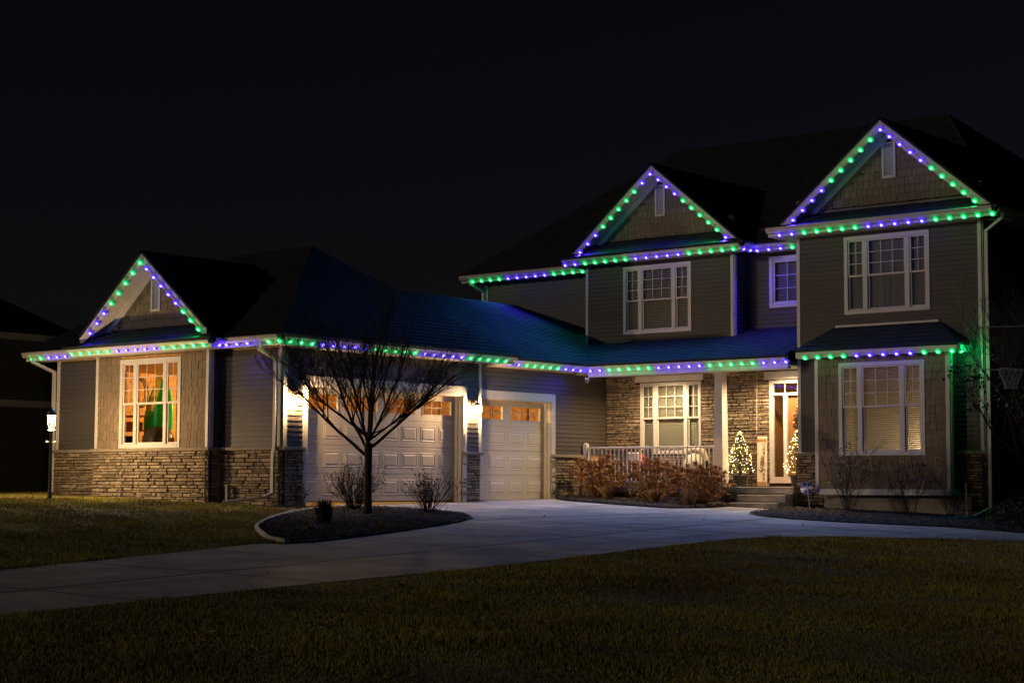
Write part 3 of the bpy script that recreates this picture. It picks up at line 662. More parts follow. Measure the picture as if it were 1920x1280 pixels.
window3(F_2, GW[0], GW[1], GW[2], GW[3], 4.66, 'dark_room', ('blind_grey', 0.8, 0, 1.0), 'bedroom window under the middle gable')
# small window in the recess
def window1(fr, u0, u1, z0, z1, label):
    W = MB(); c = .10
    W.bbox(u0, u0+c, -.035, .02, z0, z1, .004); W.bbox(u1-c, u1, -.035, .02, z0, z1, .004); W.bbox(u0+c, u1-c, -.035, .02, z1-c, z1, .004); W.bbox(u0+c, u1-c, -.04, .02, z0, z0+c, .004)
    win = W.build('window', 'trim', HOUSE, fr.origin(), fr.rz); win['label'] = label
    a, b, zb, zt = u0+c, u1-c, z0+c, z1-c; t = .05; s = MB()
    s.bbox(a, a+t, -.012, .02, zb, zt, .003); s.bbox(b-t, b, -.012, .02, zb, zt, .003); s.bbox(a+t, b-t, -.012, .02, zb, zb+t, .003); s.bbox(a+t, b-t, -.012, .02, zt-t, zt, .003)
    s.build('sash', 'trim', win, fr.origin(), fr.rz)
    MB().add([(a+t, .006, zb+t), (b-t, .006, zb+t), (b-t, .006, zt-t), (a+t, .006, zt-t)], [(0, 1, 2, 3)]).build('pane', 'pane', win, fr.origin(), fr.rz)
    for i in (1, 2):
        x = a+t+(b-a-2*t)*i/3; MB().box(x-.007, x+.007, -.004, .002, zb+t, zt-t).build('grille_bar', 'trim', win, fr.origin(), fr.rz)
        z = zb+t+(zt-zb-2*t)*i/3; MB().box(a+t, b-t, -.006, 0, z-.007, z+.007).build('grille_bar', 'trim', win, fr.origin(), fr.rz)
    m = MB(); z = zt-.02
    while z > zb+.02:
        m.add([(a, .06, z-.016), (b, .06, z-.016), (b, .085, z+.016), (a, .085, z+.016)], [(0, 1, 2, 3)]); z -= .04
    o = m.build('blinds', 'blind', win, fr.origin(), fr.rz); o['kind'] = 'stuff'
    MB().add([(a-.3, 1, zb-.3), (b+.3, 1, zb-.3), (b+.3, 1, zt+.3), (a-.3, 1, zt+.3)], [(0, 1, 2, 3)]).build('room_lining', 'dark_room', win, fr.origin(), fr.rz)
window1(F_R, RW[0], RW[1], RW[2], RW[3], 'small window in the recess between the gables')
# gables: wall, shakes, vent, rake boards, soffit, roof planes
def gable(fr, xk, zk, xl, xr, zb, yr, yback, wallz, slope_name, vent):
    wy = fr.off; sl = (zk-zb)/(xk-xl); th = 0.20
    zin = lambda x: zk - abs(x-xk)*sl - th*1.15
    hw = (zk-th*1.15-wallz)/sl
    w = MB().prism([(xk-hw, wy, wallz), (xk+hw, wy, wallz), (xk, wy, zk-th*1.15)], (0, .1, 0)).build('gable_wall', 'dark_room', HOUSE)
    def cf(za, zb_):
        h_ = (zk-th*1.15-(za+zb_)/2)/sl; return xk-h_-.03, xk+h_+.03
    v0, v1, vz0, vz1 = vent
    shakes(w, fr, 0, 0, wallz+.02, zk-th*1.15-.03, [(v0, v1, vz0, vz1)], single=False, seed=int(xk*10) % 97, clipf=cf, wr=(.09, .17))
    # vent
    m = MB(); m.bbox(v0, v0+.05, -.05, .0, vz0, vz1, .004); m.bbox(v1-.05, v1, -.05, 0, vz0, vz1, .004); m.bbox(v0+.05, v1-.05, -.05, 0, vz0, vz0+.05, .004); m.bbox(v0+.05, v1-.05, -.05, 0, vz1-.03, vz1, .004)
    m.box(v0+.05, v1-.05, -.004, .002, vz0+.05, vz1-.03)
    vt = m.build('gable_vent', 'trim', HOUSE, fr.origin(), fr.rz); z = vz0+.06
    while z < vz1-.05:
        MB().add([(v0+.05, -.040, z), (v1-.05, -.040, z), (v1-.05, -.008, z+.036), (v0+.05, -.008, z+.036), (v0+.05, -.040, z-.006), (v1-.05, -.040, z-.006)], [(0, 1, 2, 3), (0, 4, 5, 1)]).build('louver', 'trim', vt, fr.origin(), fr.rz); z += .045
    # roof slabs, rake fascia, soffit strips, frieze on the wall
    for sx, xe in ((-1, xl), (1, xr)):
        roof_plane([(xe, yr-.025, zb+.012), (xk, yr-.025, zk+.012), (xk, yback, zk+.012), (xe, yback, zb+.012)])
        n = Vector((sx*sl, 0, 1)).normalized()
        m = MB(); a = Vector((xe, yr, zb-.045)); b = Vector((xk, yr, zk-.045)); dn = Vector((0, 0, -th*1.0))
        m.prism([a, b, b+dn, a+dn], (0, .025, 0)); m.prism([a+Vector((0, -.012, .03)), b+Vector((0, -.012, .03)), b+Vector((0, -.012, -.03)), a+Vector((0, -.012, -.03))], (0, .0118, 0)); m.build('rake_board', 'trim', HOUSE)
        m = MB(); ln = (b-a).length; k = int(ln/.1)
        for i in range(k):
            p, q = a.lerp(b, i/k+.02/k), a.lerp(b, (i+1)/k-.02/k); o = dn*.86
            m.prism([p+o, q+o, q+o+Vector((0, wy-yr, 0)), p+o+Vector((0, wy-yr, 0))][::1], (0, 0, .012))
        p, q, o = a, b, dn*.86+Vector((0, .026, .010)); m.prism([p+o, q+o, q+o+Vector((0, wy-yr-.03, 0)), p+o+Vector((0, wy-yr-.03, 0))], (0, 0, .01))
        m.build('rake_soffit', 'trim', HOUSE)
        m = MB(); t0 = (wallz+.0-(zb-.045-th*.86))/( zk-zb); a2 = a.lerp(b, max(0, t0))+dn*.86; b2 = b+dn*.86; dv = Vector((0, 0, -.16))
        m.prism([Vector((v.x, wy-.03, v.z)) for v in (a2, b2, b2+dv, a2+dv)], (0, .03, 0)); m.build('frieze_board', 'trim', HOUSE)
gable(F_B, -29.349, 4.90, -31.39, -27.25, 3.19, 23.475, 26.7, 3.30, 'l', (-29.50, -29.20, 3.66, 4.42))
gable(F_2, -24.87, 8.04, -27.39, -22.35, 5.97, 35.76, 39.4, 6.22, 'm', (-25.02, -24.72, 6.76, 7.56))
gable(F_BAY, -17.855, 8.05, -20.36, -15.35, 5.97, 34.405, 39.4, 6.22, 'r', (-18.02, -17.69, 6.78, 7.58))
# roofs
ZR = 2.957
roof_plane([(-33.8, 23.64, ZR), (-25.22, 23.64, ZR), (-28.25, 27.36, 5.33), (-30.77, 27.36, 5.33)])
roof_plane([(-25.22, 23.64, ZR), (-25.22, 31.05, ZR), (-28.25, 27.36, 5.33)])
roof_plane([(-25.22, 31.05, ZR), (-33.8, 31.05, ZR), (-30.77, 27.36, 5.33), (-28.25, 27.36, 5.33)])
roof_plane([(-33.8, 31.05, ZR), (-33.8, 23.64, ZR), (-30.77, 27.36, 5.33)])
roof_plane([(-25.65, 29.8, ZR), (-25.65, 37.6, ZR), (-30.7, 37.6, 5.0), (-30.7, 29.8, 5.0)])
roof_plane([(-30.7, 29.8, 5.0), (-30.7, 37.6, 5.0), (-34.2, 37.6, 3.58), (-34.2, 29.8, 3.58)])
roof_plane([(-29.6, 34.23, ZR), (XBA0, 34.23, ZR), (XBA0, 37.7, ZR+.355*3.47), (-29.6, 37.7, ZR+.355*3.47)])
# skirts below the gables
def skirt(x0, x1, y0, y1, z0, s, d_, right=True):
    ye = y0+d_
    roof_plane([(x0, y0, z0), (x1, y0, z0), (x1-d_, ye, z0+s*d_), (x0+d_, ye, z0+s*d_)])
    if y1 > ye: roof_plane([(x0+d_, ye, z0+s*d_), (x1-d_, ye, z0+s*d_), (x1-d_, y1, z0+s*(y1-y0)), (x0+d_, y1, z0+s*(y1-y0))])
    roof_plane([(x1, y0, z0), (x1, ye+.4, z0), (x1-d_, ye+.4, z0+s*d_), (x1-d_, ye, z0+s*d_)])
    roof_plane([(x0, y0, z0), (x0+d_, ye, z0+s*d_), (x0+d_, ye+.4, z0+s*d_), (x0, ye+.4, z0)])
skirt(-31.85, -26.98, 23.33, 23.97, ZR, .58, .36)
skirt(-27.74, -22.13, 35.60, 36.25, 5.857, .58, .50)
skirt(-20.81, -15.15, 34.30, 34.90, 5.857, .58, .45)
# main roof
roof_plane([(-32.4, 37.02, 5.857), (-27.2, 37.02, 5.857), (-27.2, 41.5, 9.56), (-27.9, 41.5, 9.56)])
roof_plane([(-27.6, 36.12, 5.857), (-15.15, 36.12, 5.857), (-19.6, 41.5, 9.56), (-27.6, 41.5, 9.56)])
roof_plane([(-15.15, 34.6, 5.857), (-15.15, 46.6, 5.857), (-19.6, 41.5, 9.56), (-18.7, 36.1, 8.8)][:3]+[])
roof_plane([(-15.15, 46.6, 5.857), (-32.4, 46.6, 5.857), (-27.9, 41.5, 9.56), (-19.6, 41.5, 9.56)])
roof_plane([(-32.4, 46.6, 5.857), (-32.4, 37.02, 5.857), (-27.9, 41.5, 9.56)])
# bay (bump) roof with flashing
roof_plane([(-19.97, 34.24, 3.035), (-16.05, 34.24, 3.035), (-16.71, 34.83, 3.56), (-19.24, 34.83, 3.56)])
roof_plane([(-16.05, 34.24, 3.035), (-16.05, 34.83, 3.035), (-16.71, 34.83, 3.56)]); roof_plane([(-19.97, 34.83, 3.035), (-19.97, 34.24, 3.035), (-19.24, 34.83, 3.56)])
MB().box(-19.22, -16.73, 34.79, 34.828, 3.555, 3.60).build('flashing', 'gutter', HOUSE)
MB().box(X20-.03, X21+.02, Y2-.05, Y2-.001, 3.60, 3.625).build('flashing', 'gutter', HOUSE); MB().box(X21+.05, XBA0, YR-.05, YR-.001, 3.81, 3.835).build('flashing', 'gutter', HOUSE); MB().box(-28.95, X20, YBK-.05, YBK-.001, 4.10, 4.125).build('flashing', 'gutter', HOUSE)
# eaves
FW_, FB_ = Fr('front', 23.77), Fr('front', 23.477); SG_, SG2_ = Fr('side', -25.37), Fr('side', -25.80)
eave(FW_, 0, -33.75, -31.86, ZG, .43); eave(FB_, 0, -31.74, -27.09, ZG, .43, su0=-31.74, su1=-27.09); eave(FW_, 0, -27.09, -25.37, ZG, .43, su1=-25.4)
eave(Fr('side', -27.09), 0, 23.50, 23.765, ZG, .5, soff=False); eave(SG_, 0, 23.77, 31.0, ZG, .40, su0=24.2)
eave(SG2_, 0, 31.0, 34.375, ZG, .42); MB().box(-25.80, -25.37, 31.0, 31.02, ZS, ZG-.01).build('fascia', 'trim', HOUSE)
FP_ = Fr('front', 34.375); eave(FP_, 0, -25.80, XBA0, ZG, .1, soff=False)
MB().box(-26.2, XBA0, 34.40, YP, 2.74, 2.76).build('porch_ceiling', 'trim', HOUSE)
m = MB(); x = -26.2
while x < XBA0: m.box(x+.004, min(x+.146, XBA0), 34.40, YP, 2.732, 2.7395); x += .15
m.build('porch_ceiling_boards', 'trim', HOUSE)['kind'] = 'stuff'
MB().bbox(-25.80, XBA0, 34.375, 34.52, 2.66, 2.731, .004).build('porch_beam', 'trim', HOUSE)
Z2 = 5.866
eave(Fr('front', 35.758), 0, -27.62, -22.262, Z2, .42); eave(Fr('side', -22.262), 0, 35.78, 36.31, Z2, .45, soff=False); eave(Fr('front', 36.311), 0, -22.262, -20.70, Z2, .42)
eave(Fr('front', 34.405), 0, -20.70, -15.27, Z2, .42); eave(Fr('side', -15.27), 0, 34.43, 46.4, Z2, .45); eave(Fr('front', 37.11), 0, -32.3, -27.62, Z2, .44)
MB().box(-20.70, -20.68, 34.43, 36.3, 5.666, 5.85).build('fascia', 'trim', HOUSE)
MB().box(-27.62, -27.60, 35.78, 37.1, 5.666, 5.85).build('fascia', 'trim', HOUSE)
MB().box(-20.68, -20.2, 34.43, 36.4, 5.67, 5.68).build('soffit', 'trim', HOUSE)
FU_ = Fr('front', 34.292); eave(FU_, 0, -19.95, -16.07, 3.035, .2, gut=False, fh=.17); eave(Fr('side', -16.07), 0, 34.294, YBAY, 3.035, .27, gut=False, fh=.17)
MB().box(-19.95, -19.93, 34.315, YBAY-.02, 2.87, 3.02).build('fascia', 'trim', HOUSE)
MB().box(-19.95, -19.58, 34.49, YBAY-.02, 2.868, 2.878).build('soffit', 'trim', HOUSE)
# downspouts
downspout([(-33.42, 23.70, 2.84), (-33.42, 23.72, 2.74), (-33.19, 24.14, 2.52), (-33.19, 24.14, -.16)])
downspout([(-25.95, 23.70, 2.84), (-25.95, 23.72, 2.70), (-25.86, 24.09, 2.50), (-25.86, 24.09, .80), (-25.86, 24.05, .62), (-25.86, 24.05, -.16), (-25.95, 23.9, -.24), (-26.45, 23.3, -.34)])
downspout([(-15.17, 34.62, 5.74), (-15.17, 34.62, 5.64), (-15.60, 34.75, 5.40), (-15.60, 34.75, -.42), (-15.72, 34.2, -.58), (-15.95, 33.4, -.62)])
downspout([(-31.95, 37.03, 5.72), (-31.95, 37.1, 5.62), (-31.80, 37.48, 5.42), (-31.80, 37.48, 4.4)])
# ------------------------------------------------------------------ porch
F_P = Fr('front', YP); PW = (-25.156, -23.369, 0.80, 2.556); PD = (-21.468, -20.15, 0.10, 2.499)
wp = wall(F_P, -26.22, XBA0, -.6, 2.75, [(PW[0]+.02, PW[1]-.02, PW[2]+.02, PW[3]-.02), (PD[0]+.05, PD[1], .1, PD[3]-.05)], 'stone_gap', .14)
stone_wall(F_P, -26.20, XBA0, .04, 2.735, [PW, (PW[0]-.13, PW[1]+.09, 2.55, 2.74), (PD[0], PD[1], -.1, PD[3]+.01), (-21.58, -20.1, 2.49, 2.74)], seed=21, single=False, zstart=1)
MB().bbox(-25.285, -23.28, -.075, .0, 2.575, 2.722, .006).build('window_header', 'trim', HOUSE, F_P.origin()); MB().bbox(-21.58, XBA0, -.075, .0, 2.515, 2.70, .006).build('door_header', 'trim', HOUSE, F_P.origin())
window3(F_P, PW[0], PW[1], PW[2], PW[3], 1.66, 'cream_room', ('blind', 1.0, 0, 1.0), 'porch window with cream blinds', .055)
# entry: sidelight, door, transom
m = MB(); m.bbox(PD[0], PD[0]+.10, -.03, .05, .10, PD[3], .004); m.bbox(PD[0]+.10, XBA0, -.03, .05, PD[3]-.08, PD[3], .004); m.bbox(PD[0]+.10, XBA0, -.03, .05, 2.14, 2.20, .004)
m.bbox(-21.09, -20.99, -.03, .05, .24, 2.14, .004); m.bbox(PD[0]+.10, XBA0, -.03, .05, .10, .24, .004)
ent = m.build('door_frame', 'trim', HOUSE, F_P.origin()); ent['label'] = 'white entry frame with transom and sidelight'
MB().add([(PD[0]+.1, .02, .24), (-21.09, .02, .24), (-21.09, .02, 2.14), (PD[0]+.1, .02, 2.14)], [(0, 1, 2, 3)]).build('pane', 'pane', ent, F_P.origin())
MB().add([(PD[0]+.1, .02, 2.20), (XBA0, .02, 2.20), (XBA0, .02, 2.42), (PD[0]+.1, .02, 2.42)], [(0, 1, 2, 3)]).build('pane', 'pane', ent, F_P.origin())
for x in (-21.06, -20.72): MB().box(x-.01, x+.01, .0, .018, 2.20, 2.42).build('grille_bar', 'trim', ent, F_P.origin())
dd = MB(); dd.box(-20.99, XBA0, .06, .10, .24, 2.14); dr = dd.build('front_door', 'wood_door', HOUSE, F_P.origin())
for z0_, z1_ in ((.40, 1.0), (1.12, 1.98)): MB().bbox(-20.88, -20.35, .045, .059, z0_, z1_, .012).build('door_panel', 'wood_door', dr, F_P.origin())
mm = MB(); a, b, c, d_ = PD[0]-.2, -20.25, .05, 2.6
mm.add([(a, .16, c), (b, .16, c), (b, 2.2, c), (a, 2.2, c), (a, .16, d_), (b, .16, d_), (b, 2.2, d_), (a, 2.2, d_)], [(0, 1, 2, 3), (4, 7, 6, 5), (3, 2, 6, 7), (0, 3, 7, 4), (1, 5, 6, 2)]).build('hall_lining', 'wood_door', ent, F_P.origin())
# porch slab, base wall, steps
sl = MB(); sl.bbox(-26.1, XBA0-.0, 34.60, YP-.01, -.13, .014, .01); slab = sl.build('porch_slab', 'concrete', HOUSE)
F_PB = Fr('front', 34.66); stone_wall(F_PB, -26.1, -21.75, -.42, -.135, seed=22, single=False); MB().box(-21.75, XBA0, 34.62, 34.9, -.9, -.131).build('foundation', 'foundation', HOUSE)
MB().box(-26.2, -26.1, 34.66, 35.7, -.9, .01).build('foundation', 'foundation', HOUSE)
st = MB(); st.bbox(-21.5, -20.24, 34.30, 34.61, -.31, -.172, .008); s1_ = st.build('step', 'concrete', HOUSE)
st = MB(); st.bbox(-21.5, -20.24, 33.95, 34.62, -.62, -.345, .008); st.build('step', 'concrete', HOUSE); MB().box(-21.5, -20.24, 34.32, 34.62, -.344, -.311).build('step_riser', 'concrete', HOUSE)
MB().box(-21.5, -20.3, 35.0, 35.62, .0145, .026).build('doormat', 'rust_mat'); tag(bpy.data.objects['doormat'], 'flat rust-brown doormat in front of the entry door', 'doormat')
# tapered column
m = MB(); cx, cy_ = -22.185, 34.70
def frust(m, c, w0, w1, z0, z1):
    m.add([(c[0]+sx*w0/2, c[1]+sy*w0/2, z0) for sx, sy in ((-1, -1), (1, -1), (1, 1), (-1, 1))]+[(c[0]+sx*w1/2, c[1]+sy*w1/2, z1) for sx, sy in ((-1, -1), (1, -1), (1, 1), (-1, 1))],
          [(0, 3, 2, 1), (4, 5, 6, 7), (0, 1, 5, 4), (1, 2, 6, 5), (2, 3, 7, 6), (3, 0, 4, 7)])
frust(m, (cx, cy_), .265, .20, .014, 2.62); colm = m.build('porch_column', 'trim', HOUSE)
m = MB(); m.box(cx-.14, cx+.14, cy_-.14, cy_+.14, 2.62, 2.66); m.build('column_cap', 'trim', colm); m = MB(); m.box(cx-.16, cx+.16, cy_-.16, cy_+.16, .016, .09); m.build('column_base', 'trim', colm)
# railing
rl = empty('porch_railing', (-24.2, 34.72, .014), 'white picket railing along the front of the porch', 'railing')
MB().bbox(-26.05, -22.33, 34.685, 34.755, .925, .969, .006).build('top_rail', 'white_plastic', rl); MB().bbox(-26.05, -22.33, 34.70, 34.74, .10, .14, .004).build('bottom_rail', 'white_plastic', rl)
me = MB().box(-.014, .014, -.014, .014, .141, .924).mesh('baluster'); me.materials.append(MAT['white_plastic'])
for i in range(30): link('baluster', me, None, rl, (-25.98+i*.1235, 34.72, 0))
m = MB(); m.box(-26.17, -26.06, 34.665, 34.775, .014, 1.02); pst = m.build('post', 'white_plastic', rl); MB().lathe([(.075, 0), (.075, .02), (.03, .05), (.005, .06)], (-26.115, 34.72, 1.02), 8).build('post_cap', 'white_plastic', pst)

# ------------------------------------------------------------------ garage interior (seen through its windows)
MB().box(XL+.14, XG2-.2, 24.35, 35.5, -.40, -.36).build('garage_floor', 'concrete', HOUSE)
MB().box(XL+.14, XG2-.14, 24.35, 35.6, 2.62, 2.66).build('garage_ceiling', 'osb', HOUSE)
MB().box(-33.06, -33.0, 24.35, 35.5, -.36, 2.62).build('garage_lining', 'osb', HOUSE); MB().box(-33.0, -26.3, 35.44, 35.5, -.36, 2.62).build('garage_lining', 'osb', HOUSE)
for i in range(17): MB().box(-33.0, -32.91, 24.5+i*.61, 24.54+i*.61, -.36, 2.62).build('stud', 'stud', HOUSE)
for i in range(11): MB().box(-32.8+i*.61, -32.76+i*.61, 35.35, 35.44, -.36, 2.62).build('stud', 'stud', HOUSE)
lm = MB(); lm.smooth = True; lm.ball((-29.4, 28.6, 2.45), .06, 10); tag(lm.build('garage_bulb', 'lantern_bulb'), 'bare bulb under the garage ceiling', 'light bulb')
def plight(name, loc, power, col, rad=.05, parent=None, kind='POINT'):
    L = bpy.data.lights.new(name, kind); L.energy = power; L.color = col
    if kind != 'SUN': L.shadow_soft_size = rad
    o = bpy.data.objects.new(name, L); o.location = loc; COL.objects.link(o); setparent(o, parent); return o
plight('garage_light', (-29.4, 28.6, 2.36), 1300, (1.0, .54, .18), .06)
# stored things behind the left window
k = MB(); k.smooth = True
prof = [(.02, -.95), (.16, -.75), (.29, -.4), (.34, 0), (.31, .4), (.2, .75), (.03, .95)]
k.lathe(prof, (0, 0, 0), 18); ky = k.build('kayak', 'green_plastic', None, (-30.88, 25.25, 1.36)); ky.scale = (1.35, .55, 1.04); ky.rotation_euler = (0, R(8), 0)
tag(ky, 'bright green kayak standing upright inside the garage', 'kayak')
y_ = MB(); pr = [(-30.62+.24*math.sin(t*1.5)+.06*t, 24.72, 1.62+.82*t) for t in np.linspace(0, 1, 9)]
for p, q in zip(pr, pr[1:]): y_.prism([Vector(p), Vector(p)+Vector((.15, .03, -.02)), Vector(q)+Vector((.13, .03, -.02)), Vector(q)], (0, .02, 0))
tag(y_.build('snow_shovel', 'yellow_plastic'), 'curved yellow scoop hanging by the garage window', 'shovel')
g = MB(); g.smooth = True; g.lathe([(.36, -.3), (.37, .3), (.34, .62), (.24, .78), (.08, .85)], (-30.25, 24.75, .42), 14); tag(g.build('covered_grill', 'tarp'), 'dark covered grill behind the garage window', 'grill')
ch = empty('stored_chair', (-29.95, 25.1, -.36), 'orange wooden chair stored inside the garage window', 'chair')
m = MB(); m.box(-30.20, -29.73, 25.0, 25.45, .80, .86); m.build('seat', 'orange_wood', ch)
m = MB(); m.prism([(-30.20, 25.46, .86), (-29.73, 25.46, .86), (-29.77, 25.46, 1.22), (-29.95, 25.46, 1.28), (-30.15, 25.46, 1.22)], (0, .04, 0)); m.build('backrest', 'orange_wood', ch)
for x in (-30.19, -29.77):
    for y in (25.01, 25.41): MB().box(x, x+.04, y, y+.04, -.36, .80).build('leg', 'orange_wood', ch)
sh_ = empty('storage_shelf', (-31.60, 25.0, -.36), 'wooden storage shelf at the left edge of the garage window', 'shelf')
for z in (.2, .85, 1.18, 1.5): MB().box(-32.10, -31.00, 24.75, 25.15, z, z+.03).build('shelf_board', 'orange_wood', sh_)
for x in (-32.10, -31.04): MB().box(x, x+.04, 24.75, 24.79, -.36, 1.53).build('upright', 'orange_wood', sh_)
for i, (x, z, w, h, mm_) in enumerate(((-31.90, .88, .2, .22, 'orange_wood'), (-31.60, .88, .16, .2, 'tarp'), (-31.40, 1.21, .2, .18, 'orange_wood'), (-31.85, 1.21, .25, .2, 'tarp'))):
    o = MB().box(x, x+w, 24.8, 25.08, z, z+h).build('storage_box', mm_); tag(o, ['small tan box at left on the lower garage shelf', 'small black box at right on the lower garage shelf', 'small tan box at right on the upper garage shelf', 'wide black box at left on the upper garage shelf'][i], 'box', 'boxes on the garage shelf')
m = MB(); m.smooth = True
for j in range(3):
    m.tube([(-30.75+(.2+.02*j)*math.cos(a), 24.6+.03*j, 2.0+(.28+.02*j)*math.sin(a)) for a in np.linspace(0, 6.28, 25)], .012, 6, False)
tag(m.build('coiled_hose', 'grey_box'), 'coiled grey hose hanging inside the garage window', 'hose')

# ------------------------------------------------------------------ light strings
NL = [0]
CORE = MB(); CORE.smooth = True; CORE.lathe([(.034, .0), (.034, -.012), (.027, -.027), (.013, -.035), (.001, -.037)], n=8); CORE = {c: CORE.mesh('led_lens') for c in 'gb'}
RIM = MB(); RIM.lathe([(.068, .012), (.073, 0), (.066, -.016), (.033, -.013)], n=12); RIM = {c: RIM.mesh('led_halo_ring') for c in 'gb'}  # added glowing ring that imitates the coloured bloom around the LED
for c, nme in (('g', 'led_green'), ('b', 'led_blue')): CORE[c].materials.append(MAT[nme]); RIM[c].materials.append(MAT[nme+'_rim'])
LCOL = {'g': (0.0, 1.0, 0.20), 'b': (0.06, 0.02, 1.0)}
LP = {'g': 6.0, 'b': 22.0}; LQ = {'g': 0.30, 'b': 0.62}
def string(runs, label, out, pw=1.0):
    # runs: list of (p0, p1, colours); out: outward horizontal direction of each run
    c0 = Vector(runs[0][0]); root = empty('light_string', c0, label, 'light string', 'light strings along the eaves and gables')
    tr = MB()
    for (p0, p1, cols), ov in zip(runs, out):
        p0, p1 = Vector(p0), Vector(p1); ov = Vector(ov); n = len(cols)
        if n > 1:
            ex = (p1-p0).normalized()*.1; tr.tube([p0-ex+Vector((0, 0, .022))-ov*.012, p1+ex+Vector((0, 0, .022))-ov*.012], .011, 6)
        for i, c in enumerate(cols):
            p = p0.lerp(p1, i/(n-1) if n > 1 else 0)
            b = link('led_bulb', CORE[c], None, root, p); h = link('led_halo_ring', RIM[c], None, b, p)
            dirv = (Vector((0, 0, -1))+ov*.85).normalized(); q = dirv.to_track_quat('-Z', 'Y').to_euler()
            tilt = (Vector((0, 0, -1))+ov*.9).normalized().to_track_quat('-Z', 'Y').to_euler()
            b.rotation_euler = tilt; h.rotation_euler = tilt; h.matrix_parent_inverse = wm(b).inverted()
            L = plight('led_light', p+ov*.05+Vector((0, 0, -.055)), LP[c]*pw, LCOL[c], .02, None, 'SPOT'); L.data.spot_size = R(126); L.data.spot_blend = 1.0; L.rotation_euler = q
            plight('led_glow', p+ov*.075+Vector((0, 0, -.02)), LQ[c], LCOL[c], .02)
            NL[0] += 1
    tr.build('light_track', 'trim', root); return root
FO, SO = (0, -1, 0), (1, 0, 0)
string([((-33.451, 23.745, 2.825), (-32.256, 23.745, 2.828), 'ggbbb')], 'string of green and blue lights on the far left garage eave', [FO])
string([((-31.621, 23.455, 2.83), (-27.304, 23.455, 2.83), 'gggggbbbbbggggg')], 'string of lights on the eave above the lit garage window', [FO])
string([((-27.07, 23.66, 2.83), (-27.07, 23.66, 2.83), 'b'), ((-26.942, 23.745, 2.832), (-25.385, 23.745, 2.832), 'bbbbgg')], 'short string of lights between the box bay and garage corner', [SO, FO])
string([((-25.345, 23.98, 2.833), (-25.345, 30.657, 2.83), 'gggbbbbbgggggbbbbbggggg')], 'long string of lights above the double garage door', [SO])
string([((-25.775, 31.066, 2.825), (-25.775, 34.03, 2.82), 'bbbgggggbbb')], 'string of lights above the single garage door', [SO])
string([((-25.70, 34.35, 2.825), (-20.226, 34.35, 2.818), 'bbgggggbbbbbgggggbbb')], 'string of lights along the porch eave', [FO])
string([((-27.548, 35.735, 5.69), (-22.461, 35.735, 5.695), 'bbgggggbbbbbggggg'), ((-22.24, 35.836, 5.69), (-22.24, 36.135, 5.69), 'bb')], 'string of lights on the eave below the middle gable', [FO, SO], 2.6)
string([((-22.132, 36.285, 5.69), (-21.164, 36.285, 5.695), 'bbbg')], 'short string of lights in the recess left of the tall right bay', [FO], 6.0)
string([((-20.386, 34.385, 5.695), (-15.288, 34.385, 5.698), 'bbgggggbbbbbggggg')], 'string of lights on the eave below the right gable', [FO])
string([((-19.692, 34.268, 2.872), (-16.183, 34.268, 2.871), 'ggggbbbbbggg'), ((-16.045, 34.42, 2.87), (-16.045, 34.42, 2.87), 'g')], 'string of lights above the lower bay window', [FO, SO])
string([((-31.848, 37.085, 5.694), (-28.014, 37.085, 5.698), 'ggggbbbbbgggg')], 'string of lights on the rear eave behind the garage roof', [FO], 2.6)
string([((-31.007, 23.455, 3.259), (-29.369, 23.455, 4.656), 'bbbggggg'), ((-29.154, 23.455, 4.511), (-27.473, 23.455, 3.147), 'bbbbbggg')], 'string of lights up both slopes of the left gable', [FO, FO])
string([((-27.065, 35.735, 5.991), (-24.881, 35.735, 7.778), 'bbbgggggbb'), ((-24.639, 35.735, 7.611), (-22.675, 35.735, 6.001), 'bbbgggggb')], 'string of lights up both slopes of the middle gable', [FO, FO], 2.6)
string([((-20.03, 34.385, 6.01), (-17.835, 34.385, 7.792), 'bbbbgggggb'), ((-17.619, 34.385, 7.613), (-15.672, 34.385, 6.006), 'bbbbggggg')], 'string of lights up both slopes of the right gable', [FO, FO])

plight('led_glow', (-15.97, 34.50, 2.86), 6.0, LCOL['g'], .02)  # extra light added beside the end LED to green the bay corner trim
# ------------------------------------------------------------------ lamps
# garden post lamp
px, py = -30.04, 21.81; pz = gz(px, py)
lp = empty('post_lamp', (px, py, pz), 'lit lantern on a black post standing on the lawn', 'lamp post')
m = MB(); m.smooth = False; m.lathe([(.045, 0), (.045, .10), (.036, .12), (.034, 1.36), (.05, 1.38), (.05, 1.42), (.03, 1.44)], (px, py, pz), 12); m.build('post', 'black_metal', lp)
m = MB(); m.tube([(px-.14, py, .864), (px+.14, py, .864)], .012, 8); m.ball((px-.14, py, .864), .018, 6); m.ball((px+.14, py, .864), .018, 6); m.build('ladder_bar', 'white_plastic', lp)
m = MB(); m.lathe([(.03, 0), (.07, .03), (.02, .06)], (px, py, 1.07), 12); m.build('lantern_base', 'white_plastic', lp)
m = MB()
for k in range(6):
    a = k*math.pi/3+.3; m.tube([(px+.02*math.cos(a), py+.02*math.sin(a), 1.12), (px+.085*math.cos(a), py+.085*math.sin(a), 1.19), (px+.09*math.cos(a), py+.09*math.sin(a), 1.44)], .006, 5)
m.lathe([(.095, 1.40), (.097, 1.40), (.097, 1.47), (.095, 1.47)], (px, py, 0), 12); m.lathe([(.095, 1.47), (.05, 1.52), (.012, 1.545), (.004, 1.58)], (px, py, 0), 12)
m.build('lantern_cage', 'bronze', lp)
m = MB(); m.smooth = True; m.lathe([(.02, 1.13), (.07, 1.19), (.078, 1.26), (.078, 1.40)], (px, py, 0), 14); m.build('lantern_glass', 'clear_glass', lp)
m = MB(); m.smooth = True; m.ball((px, py, 1.33), .056, 10); m.build('bulb', 'lamp_bulb', lp)
